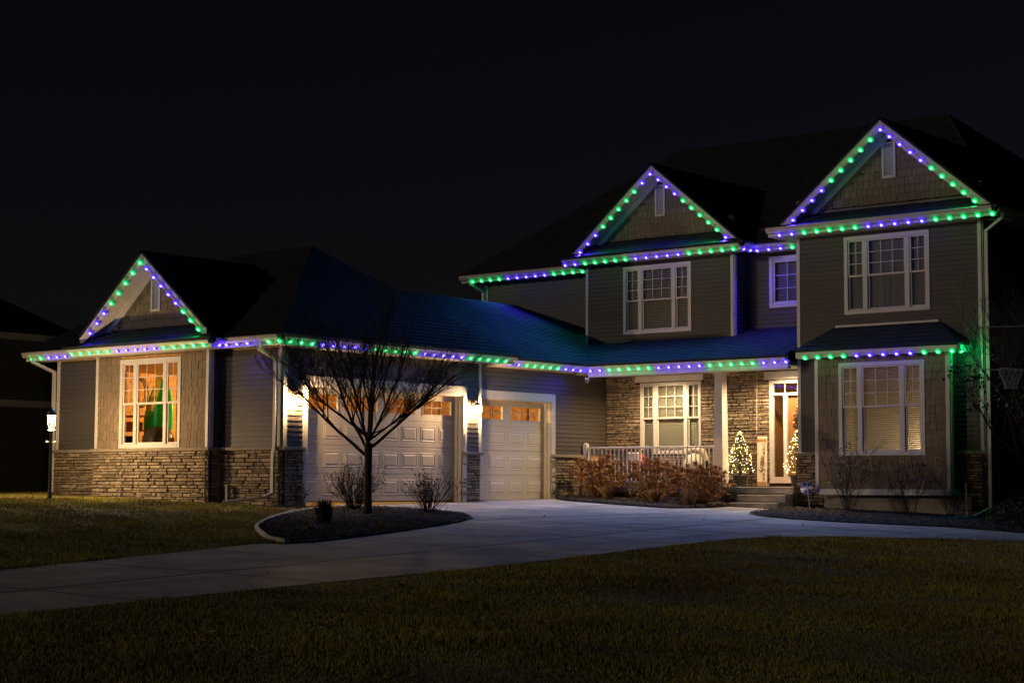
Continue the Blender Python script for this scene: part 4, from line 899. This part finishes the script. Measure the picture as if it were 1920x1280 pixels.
plight('post_lamp_light', (px, py, 1.33), 1000, (1.0, .66, .32), .085, lp)
# wall lanterns
def lantern(y, z, label):
    x = XG+.02; L = empty('wall_lantern', (x, y, z), label, 'wall lantern', 'wall lanterns beside the garage doors')
    m = MB(); m.box(x, x+.02, y-.05, y+.05, z-.02, z+.22); m.build('back_plate', 'bronze', L)
    m = MB(); m.tube([(x+.02, y, z+.14), (x+.08, y, z+.22), (x+.15, y, z+.20), (x+.15, y, z+.12)], .01, 6); m.build('scroll_arm', 'bronze', L)
    m = MB(); c = (x+.15, y)
    frust(m, c, .19, .03, z+.06, z+.13); m.build('lantern_roof', 'bronze', L)
    m = MB()
    for sx in (-1, 1):
        for sy in (-1, 1): m.tube([(c[0]+sx*.055, y+sy*.055, z-.16), (c[0]+sx*.078, y+sy*.078, z+.06)], .006, 5)
    m.box(c[0]-.06, c[0]+.06, y-.06, y+.06, z-.175, z-.16); m.build('lantern_cage', 'bronze', L)
    m = MB(); frust(m, c, .108, .15, z-.159, z+.055); m.build('lantern_glass', 'clear_glass', L)
    m = MB(); m.smooth = True; m.ball((c[0], y, z-.05), .028, 8, 1.5); m.build('bulb', 'lantern_bulb', L)
    plight('lantern_light', (c[0], y, z-.05), 450, (1.0, .62, .28), .05, L)
lantern(24.50, 1.74, 'lit wall lantern left of the double garage door, near the downspout'); lantern(30.00, 1.74, 'lit wall lantern on the pier between the two garage doors')
def canlight(x, y, label, p):
    o = empty('ceiling_light', (x, y, 2.73), label, 'ceiling light', 'recessed lights in the porch ceiling')
    m = MB(); m.lathe([(.095, -.006), (.10, -.002), (.10, .0), (.07, .0)], (x, y, 2.73), 20); m.build('trim_ring', 'trim', o)
    m = MB(); m.lathe([(.001, -.03), (.05, -.024), (.08, -.007)], (x, y, 2.73), 20); m.build('lens', 'can_lens', o)
    L = plight('can_light', (x, y, 2.69), p, (1.0, .68, .36), .07, o, 'SPOT'); L.data.spot_size = R(165); L.data.spot_blend = .6
canlight(-24.17, 34.9, 'lit recessed light above the porch window', 430); canlight(-20.79, 35.0, 'lit recessed light above the front door', 640)
plight('bay_room_light', (-17.6, 35.6, .75), 110, (1.0, .68, .36), .08); 
bb = MB(); bb.smooth = True; bb.ball((-17.6, 35.6, .75), .06, 8); tag(bb.build('table_lamp_bulb', 'lantern_bulb'), 'glowing lamp bulb behind the blinds of the lower bay window', 'light bulb')
plight('hall_light', (-20.9, 37.0, 2.2), 10, (1.0, .66, .34), .08)
# security camera
sc = empty('security_camera', (-25.85, 34.36, 2.66), 'white security camera under the inside corner of the eaves', 'camera')
m = MB(); m.lathe([(.06, 0), (.065, -.03), (.05, -.05)], (-25.85, 34.42, 2.66), 14); m.build('mount', 'white_plastic', sc)
m = MB(); m.smooth = True; m.ball((-25.85, 34.41, 2.585), .055, 10); m.build('housing', 'white_plastic', sc)
m = MB(); m.smooth = True; m.ball((-25.83, 34.37, 2.57), .03, 8); m.build('lens', 'black_metal', sc)

# ------------------------------------------------------------------ porch things
def xmas(loc, h, rad, seed, label, group):
    rr = random.Random(seed); x0, y0, z0 = loc
    t = empty('christmas_tree', loc, label, 'christmas tree', group)
    m = MB(); m.lathe([(.13, 0), (.165, .22), (.18, .23), (.18, .27), (.15, .27)], loc, 16); m.build('pot', 'pot', t)
    zb = z0+.30; fol = MB(); trunk = MB(); trunk.tube([(x0, y0, z0+.2), (x0, y0, z0+h)], [.03, .006], 6); trunk.build('trunk', 'bark', t)
    for i in range(240):
        u = rr.random()**.8; z = zb+u*(h-.36); r_ = rad*(1-u)**.85*(.7+.3*rr.random())+.02; a = rr.uniform(0, 6.28)
        tip = Vector((x0+r_*math.cos(a), y0+r_*math.sin(a), z-.05*rr.random()+.02)); bs = Vector((x0, y0, z+.06*(1-u)))
        for s in range(8):
            p = bs.lerp(tip, .25+.75*s/7); d1 = Vector((rr.uniform(-1, 1), rr.uniform(-1, 1), rr.uniform(-.3, .9))).normalized()*rr.uniform(.03, .055)
            d2 = Vector((rr.uniform(-1, 1), rr.uniform(-1, 1), rr.uniform(-.5, .5))).normalized()*.007
            fol.add([p-d2, p+d2, p+d1], [(0, 1, 2)])
    f = fol.build('needles', 'needle', t); f['kind'] = 'stuff'
    wm_ = MB(); wm_.ball((0, 0, 0), .0095, 5); wa = wm_.mesh('fairy_light'); wa.materials.append(MAT['fairy']); wb_ = wa.copy(); wb_.materials[0] = MAT['fairy_cool']
    for i in range(170):
        u = rr.random()**1.25; z = zb+.02+u*(h-.34); r_ = rad*(1-u)**.85*(.82+.25*rr.random())+.015; a = rr.uniform(0, 6.28)
        link('fairy_light', wa if rr.random() < .75 else wb_, None, t, (x0+r_*math.cos(a), y0+r_*math.sin(a), z))
    for dz, dr in ((.55, 1), (.9, .6)): plight('fairy_glow', (x0, y0-rad*dr*.9, z0+dz), 2.2, (1, .74, .32), .15, t)
xmas((-21.98, 35.2, .016), 1.31, .36, 3, 'small lit Christmas tree in a pot beside the porch column', 'potted Christmas trees on the porch')
xmas((-20.42, 35.15, .016), 1.31, .36, 4, 'lit Christmas tree right of the door, half hidden by the corner board', 'potted Christmas trees on the porch')
sg = empty('porch_sign', (-21.5, 35.42, .03), 'tall leaning CHRISTMAS sign beside the entry door', 'sign')
def sp(u, z, off=0): return Vector((-21.70+.12*(1-z/1.16)+u, 35.30+.22*z/1.16-off, .03+z))
m = MB(); m.prism([sp(0, 0), sp(.25, 0), sp(.25, 1.16), sp(0, 1.16)], (0, .025, 0)); m.build('board', 'sign_board', sg)
for z0_, z1_ in ((.0, .10), (1.03, 1.10)):
    m = MB(); m.prism([sp(0, z0_, .004), sp(.25, z0_, .004), sp(.25, z1_, .004), sp(0, z1_, .004)], (0, .0035, 0)); m.build('band', 'sign_wood', sg)
def text(body, size, loc, rx, ry=0, parent=None, shear=0, rzl=0):
    cu = bpy.data.curves.new('lettering', 'FONT'); cu.body = body; cu.size = size; cu.align_x = 'CENTER'; cu.shear = shear; cu.extrude = .001; cu.materials.append(MAT['ink'])
    tmp = bpy.data.objects.new('tmp', cu); COL.objects.link(tmp); bpy.context.view_layer.update()
    me = bpy.data.meshes.new_from_object(tmp.evaluated_get(bpy.context.evaluated_depsgraph_get())); bpy.data.objects.remove(tmp); bpy.data.curves.remove(cu)
    me.name = 'lettering'; o = bpy.data.objects.new('lettering', me)
    if not me.materials: me.materials.append(MAT['ink'])
    o.matrix_basis = Matrix.Translation(loc) @ Matrix.Rotation(rx, 4, 'X') @ Matrix.Rotation(rzl, 4, 'Z'); COL.objects.link(o); setparent(o, parent); return o
tl = math.atan2(1.16, .22)
for i, c in enumerate('CHRISTMAS'):
    z = .955-i*.098; text(c, .115, sp(.175, z-.035, .006), tl, parent=sg)
text('merry', .16, sp(.085, .52, .006), tl, parent=sg, shear=.3, rzl=-HALF)
MB().tube([(-21.74, 35.56, 1.25), (-21.74, 35.58, 2.72)], .008, 5).build('hanging_cord', 'rope'); tag(bpy.data.objects['hanging_cord'], 'thin pale cord hanging down the stone wall by the sign', 'cord')
# wreath
wr = empty('wreath', (-20.52, 35.70, 1.62), 'green wreath with red and gold balls on the front door', 'wreath')
f = MB(); rr = random.Random(9)
for i in range(1500):
    a = rr.uniform(0, 6.28); b_ = rr.uniform(0, 6.28); q = rr.uniform(.0, .075); c = Vector((-20.50+(.27+q*math.cos(b_))*math.cos(a), 35.69+q*math.sin(b_)*.8, 1.55+(.36+q*math.cos(b_))*math.sin(a)))
    d1 = Vector((rr.uniform(-1, 1), rr.uniform(-1, .4), rr.uniform(-1, 1))).normalized()*.05; d2 = Vector((rr.uniform(-1, 1), rr.uniform(-1, 1), rr.uniform(-1, 1))).normalized()*.008; f.add([c-d2, c+d2, c+d1], [(0, 1, 2)])
f.build('greenery', 'needle', wr)['kind'] = 'stuff'
for i in range(11):
    a = i*.571+2.2; m = MB(); m.smooth = True; m.ball((-20.50+.28*math.cos(a), 35.60, 1.55+.37*math.sin(a)), .042, 8); m.build('ornament', 'red_ball', wr)
# porch chairs with cushions
def pchair(x, label, cush, blanket):
    c = empty('porch_chair', (x, 35.25, .014), label, 'chair')
    for sx in (-.27, .27):
        for y in (35.02, 35.48): MB().box(x+sx-.02, x+sx+.02, y-.02, y+.02, .014, .62 if y < 35.2 else .92).build('leg', 'black_metal', c)
    MB().box(x-.27, x+.27, 35.0, 35.5, .36, .40).build('seat', 'black_metal', c)
    for k in range(5): MB().box(x-.22+k*.1, x-.18+k*.1, 35.47, 35.50, .40, .90).build('back_slat', 'black_metal', c)
    m = MB(); m.smooth = True; m.lathe([(.02, -.08), (.22, -.06), (.26, 0), (.22, .06), (.02, .08)], (0, 0, 0), 14); o = m.build('cushion', cush, c, (x, 35.30, .58)); o.rotation_euler = (R(70), 0, 0); o.matrix_parent_inverse = wm(c).inverted()
    if blanket:
        m = MB(); m.smooth = True; m.tube([(x-.28, 35.45, .62), (x-.2, 35.42, .84), (x, 35.40, .90), (x+.2, 35.42, .84), (x+.28, 35.45, .62)], [.07, .09, .09, .09, .07], 8); m.build('blanket', blanket, c)
pchair(-24.95, 'dark porch chair with a red cushion behind the railing', 'red', None)
m = MB(); m.bbox(-25.12, -24.78, 35.08, 35.2, .62, .84, .03); tag(m.build('throw_pillow', 'cream_cloth'), 'cream pillow on the chair with the red cushion', 'pillow')
pchair(-23.35, 'dark porch chair with a cream blanket near the column', 'cream_cloth', 'cream_cloth')
fp = empty('flower_planter', (-23.1, 34.95, .014), 'low grey planter with red flowers at the railing foot', 'planter')
m = MB(); m.bbox(-23.5, -22.8, 34.85, 35.05, .016, .15, .01); m.build('box', 'grey_box', fp)
for i in range(9): m = MB(); m.ball((-23.44+i*.075, 34.9+.04*(i % 3), .17+.02*(i % 2)), .03, 6); m.build('flower', 'red_ball', fp)

# ------------------------------------------------------------------ plants
def branch(m, p, d, L, r, depth, rr, leaves, spread=.5, up=.25, minr=.002, kids=(2, 4), wob=.13, lf=(.45, .75)):
    n = max(3, int(L/.12)); pts = [p.copy()]; rad = [r]; q = p.copy(); dd_ = d.copy()
    for i in range(n):
        dd_ = (dd_+Vector((rr.uniform(-1, 1), rr.uniform(-1, 1), rr.uniform(-1, 1)))*wob+Vector((0, 0, up*.12))).normalized(); q = q+dd_*L/n; pts.append(q.copy()); rad.append(max(minr, r*(1-.62*(i+1)/n)))
    m.tube(pts, rad, 7 if r > .03 else (5 if r > .01 else 3), r > .01)
    if depth == 0:
        if leaves is not None and rr.random() < leaves[1]:
            c = pts[-1]; leaves[0].append((c, dd_))
        return
    kk = kids[depth] if isinstance(kids, dict) else kids
    for k in range(rr.randint(*kk)):
        t = rr.uniform(.22, 1.0); i = min(n, max(1, int(t*n))); a = Vector((rr.uniform(-1, 1), rr.uniform(-1, 1), rr.uniform(-.35, .9))).normalized()
        nd = (dd_*(1-spread)+a*spread+Vector((0, 0, up*.35))).normalized()
        branch(m, pts[i], nd, L*rr.uniform(*lf)*(1.15-.4*t), max(minr, rad[i]*rr.uniform(.45, .7)), depth-1, rr, leaves, spread, up, minr, kids, wob, lf)
def leafmesh(name, lst, size, matname, parent, rr, n=1):
    m = MB()
    for c, d_ in lst:
        for k in range(n):
            o = c+Vector((rr.uniform(-1, 1), rr.uniform(-1, 1), rr.uniform(-1, 1)))*size*.8*(n > 1); a = Vector((rr.uniform(-1, 1), rr.uniform(-1, 1), rr.uniform(-1.2, .3))).normalized()*size*rr.uniform(.7, 1.3); b_ = a.orthogonal().normalized()*size*.28
            m.add([o, o+a*.5+b_, o+a, o+a*.5-b_], [(0, 1, 2, 3)])
    if m.v:
        ob = m.build(name, matname, parent); ob['kind'] = 'stuff'; return ob
def island_tree():
    rr = random.Random(21); x, y = -22.37, 23.15; z = pl(x, y)+.03
    t = empty('bare_tree', (x, y, z), 'leafless young tree with a vase-shaped crown in the island bed', 'tree')
    tr = MB(); tr.smooth = True; tr.tube([(x, y, z-.05), (x+.005, y, z+.15), (x, y, z+.6), (x+.01, y, z+1.0), (x, y, z+1.30)], [.098, .078, .072, .070, .078], 10); tr.build('trunk', 'bark', t)
    rx = Vector((math.cos(yaw), math.sin(yaw), 0)); fy = Vector((-math.sin(yaw), math.cos(yaw), 0))
    cr = MB(); cr.smooth = True; lv = [[], .10]; base = Vector((x, y, z+1.05))
    limbs = [(-.80, .0, .62, 1.62, .046, 0.0), (-.52, .25, .85, 1.66, .043, .10), (-.22, -.3, 1, 1.62, .040, .22), (.03, .15, 1, 1.72, .045, .24), (.28, -.2, 1, 1.62, .040, .22), (.84, .12, .58, 1.58, .046, .14), (.56, .35, .80, 1.62, .038, .26), (-.78, -.3, .62, 1.42, .034, .34), (.90, -.25, .50, 1.32, .032, .30), (-.4, .65, .75, 1.45, .032, .3), (.1, -.8, .8, 1.42, .030, .28), (-.95, .1, .42, 1.1, .022, .42), (.98, .1, .36, 1.05, .022, .40), (.3, .8, .6, 1.25, .025, .3)]
    for a, b_, c, L, r, h in limbs:
        d_ = (rx*a+fy*b_+Vector((0, 0, c*1.0))).normalized(); branch(cr, base+Vector((0, 0, h)), d_, L*1.34, r*.72, 4, rr, lv, .40, .17, .0021, {4: (7, 9), 3: (5, 6), 2: (3, 4), 1: (2, 3)}, .08, (.38, .70))
    cr.build('crown', 'bark', t); leafmesh('dead_leaves', lv[0], .045, 'dry_leaf', t, rr)
island_tree()
def shrub(loc, label, h, n, seed, leaves=.3, spread=.75, mt='twig', lm='dry_leaf', ls=.04, group=None, depth=2, r=.007, name='bare_shrub'):
    rr = random.Random(seed); t = empty(name, loc, label, 'shrub', group); m = MB(); lv = [[], leaves]
    for i in range(n):
        a = rr.uniform(0, 6.28); e_ = rr.uniform(.0, spread); d_ = Vector((math.cos(a)*e_, math.sin(a)*e_, 1)).normalized(); p = Vector(loc)+Vector((math.cos(a)*.06, math.sin(a)*.06, 0))*rr.uniform(.3, 1.8)
        branch(m, p, d_, h*rr.uniform(.55, .85), r, depth, rr, lv, .45, .15, .0022, (2, 3))
    m.build('stems', mt, t); leafmesh('leaves', lv[0], ls, lm, t, rr, 2); return t
def gp(x, y): return (x, y, pl(x, y)+.03)
shrub(gp(-23.9, 24.35), 'broad twiggy bush behind the bare tree in the island bed', .95, 70, 1, .35, 1.0)
shrub(gp(-22.15, 24.55), 'smaller twiggy bush at the right end of the island bed', .85, 46, 2, .45, 1.05)
shrub(gp(-24.2, 23.2), 'sparse dried stems at the left of the island bed', .5, 7, 3, .6, .5)
def tuft(loc, label, n, h, seed, mt, cat='grass tuft', name='grass_tuft', spr=.6, w=.006):
    rr = random.Random(seed); m = MB()
    for i in range(n):
        a = rr.uniform(0, 6.28); e_ = rr.uniform(0, spr); L = h*rr.uniform(.6, 1.1); p = Vector(loc)+Vector((math.cos(a), math.sin(a), 0))*rr.uniform(0, .12); q = p+Vector((math.cos(a)*e_*.45*L, math.sin(a)*e_*.45*L, L*.7)); s = q+Vector((math.cos(a)*e_*.6*L, math.sin(a)*e_*.6*L, L*(.35-.45*e_))); b_ = Vector((-math.sin(a), math.cos(a), 0))*w
        m.add([p-b_, p+b_, q+b_*.8, q-b_*.8, s], [(0, 1, 2, 3), (3, 2, 4)])
    o = m.build(name, mt); return tag(o, label, cat)
tuft(gp(-20.9, 20.6), 'dark mounded grass tuft at the front of the island bed', 420, .42, 5, 'twig')
tuft(gp(-19.5, 18.9), 'low dry grass clump near the left tip of the island bed', 160, .10, 6, 'straw', spr=1.4)
tuft(gp(-19.2, 20.2), 'small pale straw clump at the front middle of the island bed', 40, .14, 7, 'straw', spr=1.5)
# hydrangeas
HM = []
for k in range(4):
    rr = random.Random(60+k); m = MB()
    for i in range(46):
        d_ = Vector((rr.uniform(-1, 1), rr.uniform(-1, 1), rr.uniform(-.7, 1))).normalized(); c = d_*rr.uniform(.045, .068); u = d_.orthogonal().normalized(); v = d_.cross(u); s = rr.uniform(.013, .02); tl_ = d_*rr.uniform(-.006, .01)
        m.add([c-u*s-v*s, c+u*s-v*s*.6+tl_, c+u*s*.7+v*s, c-u*s*.8+v*s+tl_], [(0, 1, 2, 3)])
    me = m.mesh('flower_head'); me.materials.append(MAT['hydrangea']); HM.append(me)
def hydrangea(loc, label, h, rad, n, seed):
    rr = random.Random(seed); t = empty('hydrangea_bush', loc, label, 'shrub', 'dried hydrangeas along the porch'); st_ = MB(); lv = []
    for i in range(n):
        a = rr.uniform(0, 6.28); e_ = rr.random()**.6; z = h*(1-.45*e_*e_)*rr.uniform(.75, 1.05); p = Vector(loc)+Vector((math.cos(a), math.sin(a), 0))*.09*rr.random(); q = Vector(loc)+Vector((math.cos(a)*rad*e_, math.sin(a)*rad*e_*.7, z)); mid = p.lerp(q, .5)+Vector((0, 0, .08))
        st_.tube([p, mid, q], [.006, .005, .004], 4)
        link('flower_head', HM[rr.randrange(4)], None, t, q, rr.uniform(0, 6), (s_ := rr.uniform(.75, 1.3), s_, s_*.85))
        for k in range(7): lv.append((p.lerp(q, rr.uniform(.25, .95)), Vector((0, 0, 1))))
    for i in range(110):
        a = rr.uniform(0, 6.28); e_ = rr.random(); p = Vector(loc)+Vector((math.cos(a), math.sin(a), 0))*.12*rr.random(); q = Vector(loc)+Vector((math.cos(a)*rad*e_*.9, math.sin(a)*rad*e_*.7, h*rr.uniform(.35, .8))); st_.tube([p, q], [.004, .0025], 3, False)
    st_.build('stems', 'straw', t); leafmesh('dead_leaves', lv, .075, 'hydrangea', t, rr, 2)
hydrangea((-25.25, 34.05, pl(-25.25, 34.05)+.03), 'tall dried hydrangea next to the garage stone pier', 1.04, .85, 62, 31)
hydrangea((-23.55, 33.9, pl(-23.55, 33.9)+.03), 'dried hydrangea in the middle of the porch bed', .98, .95, 66, 32)
hydrangea((-22.0, 33.6, pl(-22.0, 33.6)+.03), 'dense dried hydrangea beside the porch steps', .95, .80, 70, 33)
for i, (x, y) in enumerate(((-24.5, 33.4), (-22.9, 33.05), (-21.75, 32.7))):
    tuft(gp(x, y), ['dry straw clump in front of the tall hydrangea', 'dry straw clump in front of the middle hydrangea', 'dry leafy clump at the porch bed corner by the walk'][i], 190, .42, 70+i, 'straw', spr=1.0)
shrub(gp(-18.35, 33.75), 'thin upright rose bush under the lower bay window', 1.45, 34, 41, .6, .5, 'twig', 'dark_leaf', .05, r=.006)
shrub(gp(-17.0, 33.9), 'sparse rose bush right of the lower bay window sill', 1.2, 16, 42, .7, .6, 'twig', 'dark_leaf', .05, r=.006)
shrub(gp(-16.2, 34.1), 'low bare shrub at the right corner of the bay', .6, 12, 43, .3, .8, 'twig', 'dark_leaf', .04, r=.005)
# tree at the right with clinging dark leaves
def right_tree():
    rr = random.Random(77); x, y = -13.9, 34.3; z = gz(x, y); t = empty('leafy_tree', (x, y, z), 'dark multi-stemmed tree with clinging leaves at the right edge', 'tree')
    tr = MB(); tr.smooth = True; tr.tube([(x, y, z-.05), (x+.02, y, z+.5), (x+.05, y, z+1.0)], [.10, .08, .075], 9); tr.build('trunk', 'bark', t)
    m = MB(); m.smooth = True; lv = [[], .45]
    rx = Vector((math.cos(yaw), math.sin(yaw), 0)); fy = Vector((-math.sin(yaw), math.cos(yaw), 0))
    for i in range(24):
        a = -1.15+2.3*i/23+rr.uniform(-.1, .1); d_ = (rx*math.sin(a)*1.0+fy*rr.uniform(-.5, .5)+Vector((0, 0, math.cos(a)*1.1))).normalized()
        branch(m, Vector((x, y, z+.75+.3*rr.random())), d_, rr.uniform(1.9, 2.9)*(.75+.4*math.cos(a)), .035, 4, rr, lv, .45, .22, .0026, {4: (5, 7), 3: (4, 5), 2: (3, 4), 1: (1, 2)}, .10, (.40, .70))
    m.build('crown', 'twig', t); low = [q for q in lv[0] if q[0].z < 2.6]; leafmesh('leaves', low, .085, 'dark_leaf', t, rr, 4)
right_tree()
def yew(x, y, r, h, seed, label):
    rr = random.Random(seed); z = gz(x, y); t = empty('evergreen_shrub', (x, y, z), label, 'shrub'); m = MB(); s = MB()
    for i in range(26):
        a = rr.uniform(0, 6.28); e_ = rr.random()**.5; q = Vector((x+math.cos(a)*r*e_*.9, y+math.sin(a)*r*e_*.9, z+h*(1-.5*e_*e_)*.9)); s.tube([(x, y, z), q], [.012, .004], 4, False)
    for i in range(5200):
        a = rr.uniform(0, 6.28); e_ = rr.random()**.5; u = rr.random()**.5; top = h*(1-.55*e_*e_)*(1+.16*math.sin(a*5+e_*4)); c = Vector((x+math.cos(a)*r*e_, y+math.sin(a)*r*e_, z+top*(.25+.75*u))); d1 = Vector((rr.uniform(-1, 1), rr.uniform(-1, 1), rr.uniform(-.2, 1))).normalized()*rr.uniform(.05, .10); d2 = Vector((rr.uniform(-1, 1), rr.uniform(-1, 1), rr.uniform(-1, 1))).normalized()*.009; m.add([c-d2, c+d2, c+d1], [(0, 1, 2)])
    s.build('stems', 'twig', t); m.build('foliage', 'yew', t)['kind'] = 'stuff'
yew(-13.5, 31.9, .85, .55, 51, 'low dark evergreen shrub at the right corner of the bay bed'); yew(-12.4, 32.9, .8, .8, 52, 'taller dark evergreen shrub at the right frame edge')

# ------------------------------------------------------------------ yard things
bh = empty('basketball_hoop', (-13.45, 32.3, gz(-13.45, 32.3)), 'basketball hoop with a white net at the right edge', 'basketball hoop')
hx, hy, hz = -13.66, 31.40, 2.23
m = MB(); m.tube([(-13.35, 32.6, gz(-13.35, 32.6)), (-13.35, 32.6, 2.2), (-13.45, 32.1, 2.7)], .045, 8); m.build('pole', 'black_metal', bh)
bd_ = Vector((.30, -.95, 0)).normalized(); bs_ = Vector((.95, .30, 0)).normalized(); bc = Vector((hx, hy, 2.65))-bd_*.40
m = MB(); q = [bc+bs_*s*.60+Vector((0, 0, z_)) for s, z_ in ((-1, -.40), (1, -.40), (1, .42), (-1, .42))]; m.prism(q, -bd_*.03); bo = m.build('backboard', 'clear_glass', bh)
m = MB()
for a, b_ in zip(q, q[1:]+q[:1]): m.tube([a, b_], .012, 5)
m.build('backboard_frame', 'grey_box', bh)
m = MB(); m.tube([(hx+.23*math.cos(a), hy+.23*math.sin(a), hz) for a in np.linspace(0, 2*math.pi, 25)], .010, 6, False); m.tube([Vector((hx, hy, hz))-bd_*.22, Vector((hx, hy, hz))-bd_*.42], .02, 5); m.build('rim', 'hoop_rim', bh)
m = MB(); rings = [(.225, 0), (.20, -.10), (.155, -.20), (.125, -.29), (.115, -.37)]
for s in (1, -1):
    for k in range(12):
        m.tube([(hx+r_*math.cos((k+s*i*.5)*math.pi/6), hy+r_*math.sin((k+s*i*.5)*math.pi/6), hz+dz) for i, (r_, dz) in enumerate(rings)], .0055, 4, False)
m.build('net', 'net', bh)
pw_ = empty('garden_pinwheel', (-19.7, 34.3, gz(-19.7, 34.3)), 'blue and white foil pinwheel on a white stake by the bay', 'pinwheel')
m = MB(); m.tube([(-19.62, 34.32, -.60), (-19.68, 34.34, -.2), (-19.70, 34.34, .0)], .007, 5); m.build('stake', 'white_plastic', pw_)
rr = random.Random(5)
for i in range(16):
    a = i*math.pi/8; r_ = .17; m = MB(); c = Vector((-19.70, 34.32, -.01)); e1 = Vector((math.cos(a), 0, math.sin(a)))*r_; e2 = Vector((math.cos(a+.5), -.06, math.sin(a+.5)))*r_*.75; m.add([c, c+e1, c+e2+Vector((0, -.05, 0)), c+e2*.4], [(0, 1, 2, 3)]); m.build('petal', 'blue_foil' if i % 3 else 'white_foil', pw_)
m = MB(); m.bbox(-27.23, -27.15, 24.02, 24.1, -.45, -.02, .01); m.box(-27.25, -27.13, 24.0, 24.12, -.02, .0); tag(m.build('utility_pedestal', 'grey_box'), 'small grey utility post against the garage stone', 'utility post')
m = MB(); m.box(-16.28, -16.0, 34.70, 34.775, -.45, -.2); m.box(-16.3, -15.98, 34.69, 34.76, -.2, -.185); tag(m.build('utility_box', 'grey_box'), 'grey utility box on the foundation at the bay corner', 'utility box')
tag(MB().tube([(-15.9, 34.25, -.75), (-15.92, 34.25, .12)], .012, 5).build('marker_stake', 'white_plastic'), 'thin pale stake standing by the bay downspout', 'stake')
# fallen leaves on lawn and drive
lm_ = []; rr = random.Random(8)
m = MB()
for i in range(420):
    x, y = rr.uniform(-30, -9), rr.uniform(9, 31); inside = inpoly(DRIVE, np.array([x]), np.array([y]))[0]
    if inside and rr.random() < .72: continue
    if (x < -25.6 and y > 23.6): continue
    z = gz(x, y)+(.045 if inside else .05); a = rr.uniform(0, 6.28); s = rr.uniform(.02, .045); u = Vector((math.cos(a), math.sin(a), rr.uniform(-.2, .5)))*s; v = Vector((-math.sin(a), math.cos(a), rr.uniform(-.2, .4)))*s*.6; c = Vector((x, y, z)); m.add([c-u, c+v, c+u*1.1+Vector((0, 0, .01)), c-v], [(0, 1, 2, 3)])
tag(m.build('fallen_leaves', 'straw'), 'scattered pale fallen leaves on the lawn and driveway', 'leaves', kind='stuff')

# ------------------------------------------------------------------ neighbouring house on the left
nh = empty('neighbor_house', (-50, 20, -.25), 'dark neighbouring house at the left edge of the picture', 'house')
NX, NY0, NY1, NE = -45.6, 1.8, 33.6, 4.55
MB().box(-58, NX, NY0, NY1, -.6, NE-.15).build('wall', 'neighbor_wall', nh)
m = MB(); z = .1
while z < NE-.3: m.add([(NX+.001, NY0, z), (NX+.001, NY1, z), (NX+.018, NY1, z), (NX+.018, NY0, z), (NX+.001, NY0, z+.17), (NX+.001, NY1, z+.17)], [(0, 1, 2, 3), (3, 2, 5, 4)]); z += .17
m.build('siding_boards', 'neighbor_wall', nh)['kind'] = 'stuff'
MB().box(NX+.43, NX+.45, NY0-.45, NY1+.45, NE-.2, NE).build('fascia', 'neighbor_trim', nh); MB().box(NX, NX+.43, NY0-.45, NY1+.45, NE-.2, NE-.18).build('soffit', 'neighbor_trim', nh)
MB().box(NX+.002, NX+.03, NY0, NY1, 2.35, 2.55).build('band_board', 'neighbor_trim', nh); MB().box(NX+.002, NX+.03, NY1-.12, NY1, -.4, NE-.2).build('corner_board', 'neighbor_trim', nh)
rp = [(-58.45, NY0-.45, NE), (NX+.45, NY0-.45, NE), (NX+.45, NY1+.45, NE), (-58.45, NY1+.45, NE), (-51.8, NY0+5.9, NE+4.2), (-51.8, NY1-5.9, NE+4.2)]
MB().add(rp, [(0, 1, 4), (1, 2, 5, 4), (2, 3, 5), (3, 0, 4, 5), (3, 2, 1, 0)]).build('roof', 'roofing', nh)
for y in (12, 17, 22, 27):
    m = MB(); m.box(NX+.002, NX+.05, y-.55, y+.55, .6, 2.0); w_ = m.build('window', 'neighbor_trim', nh); MB().box(NX+.051, NX+.056, y-.45, y+.45, .7, 1.9).build('pane', 'dark_room', w_)
print('LEDS', NL[0], NB)
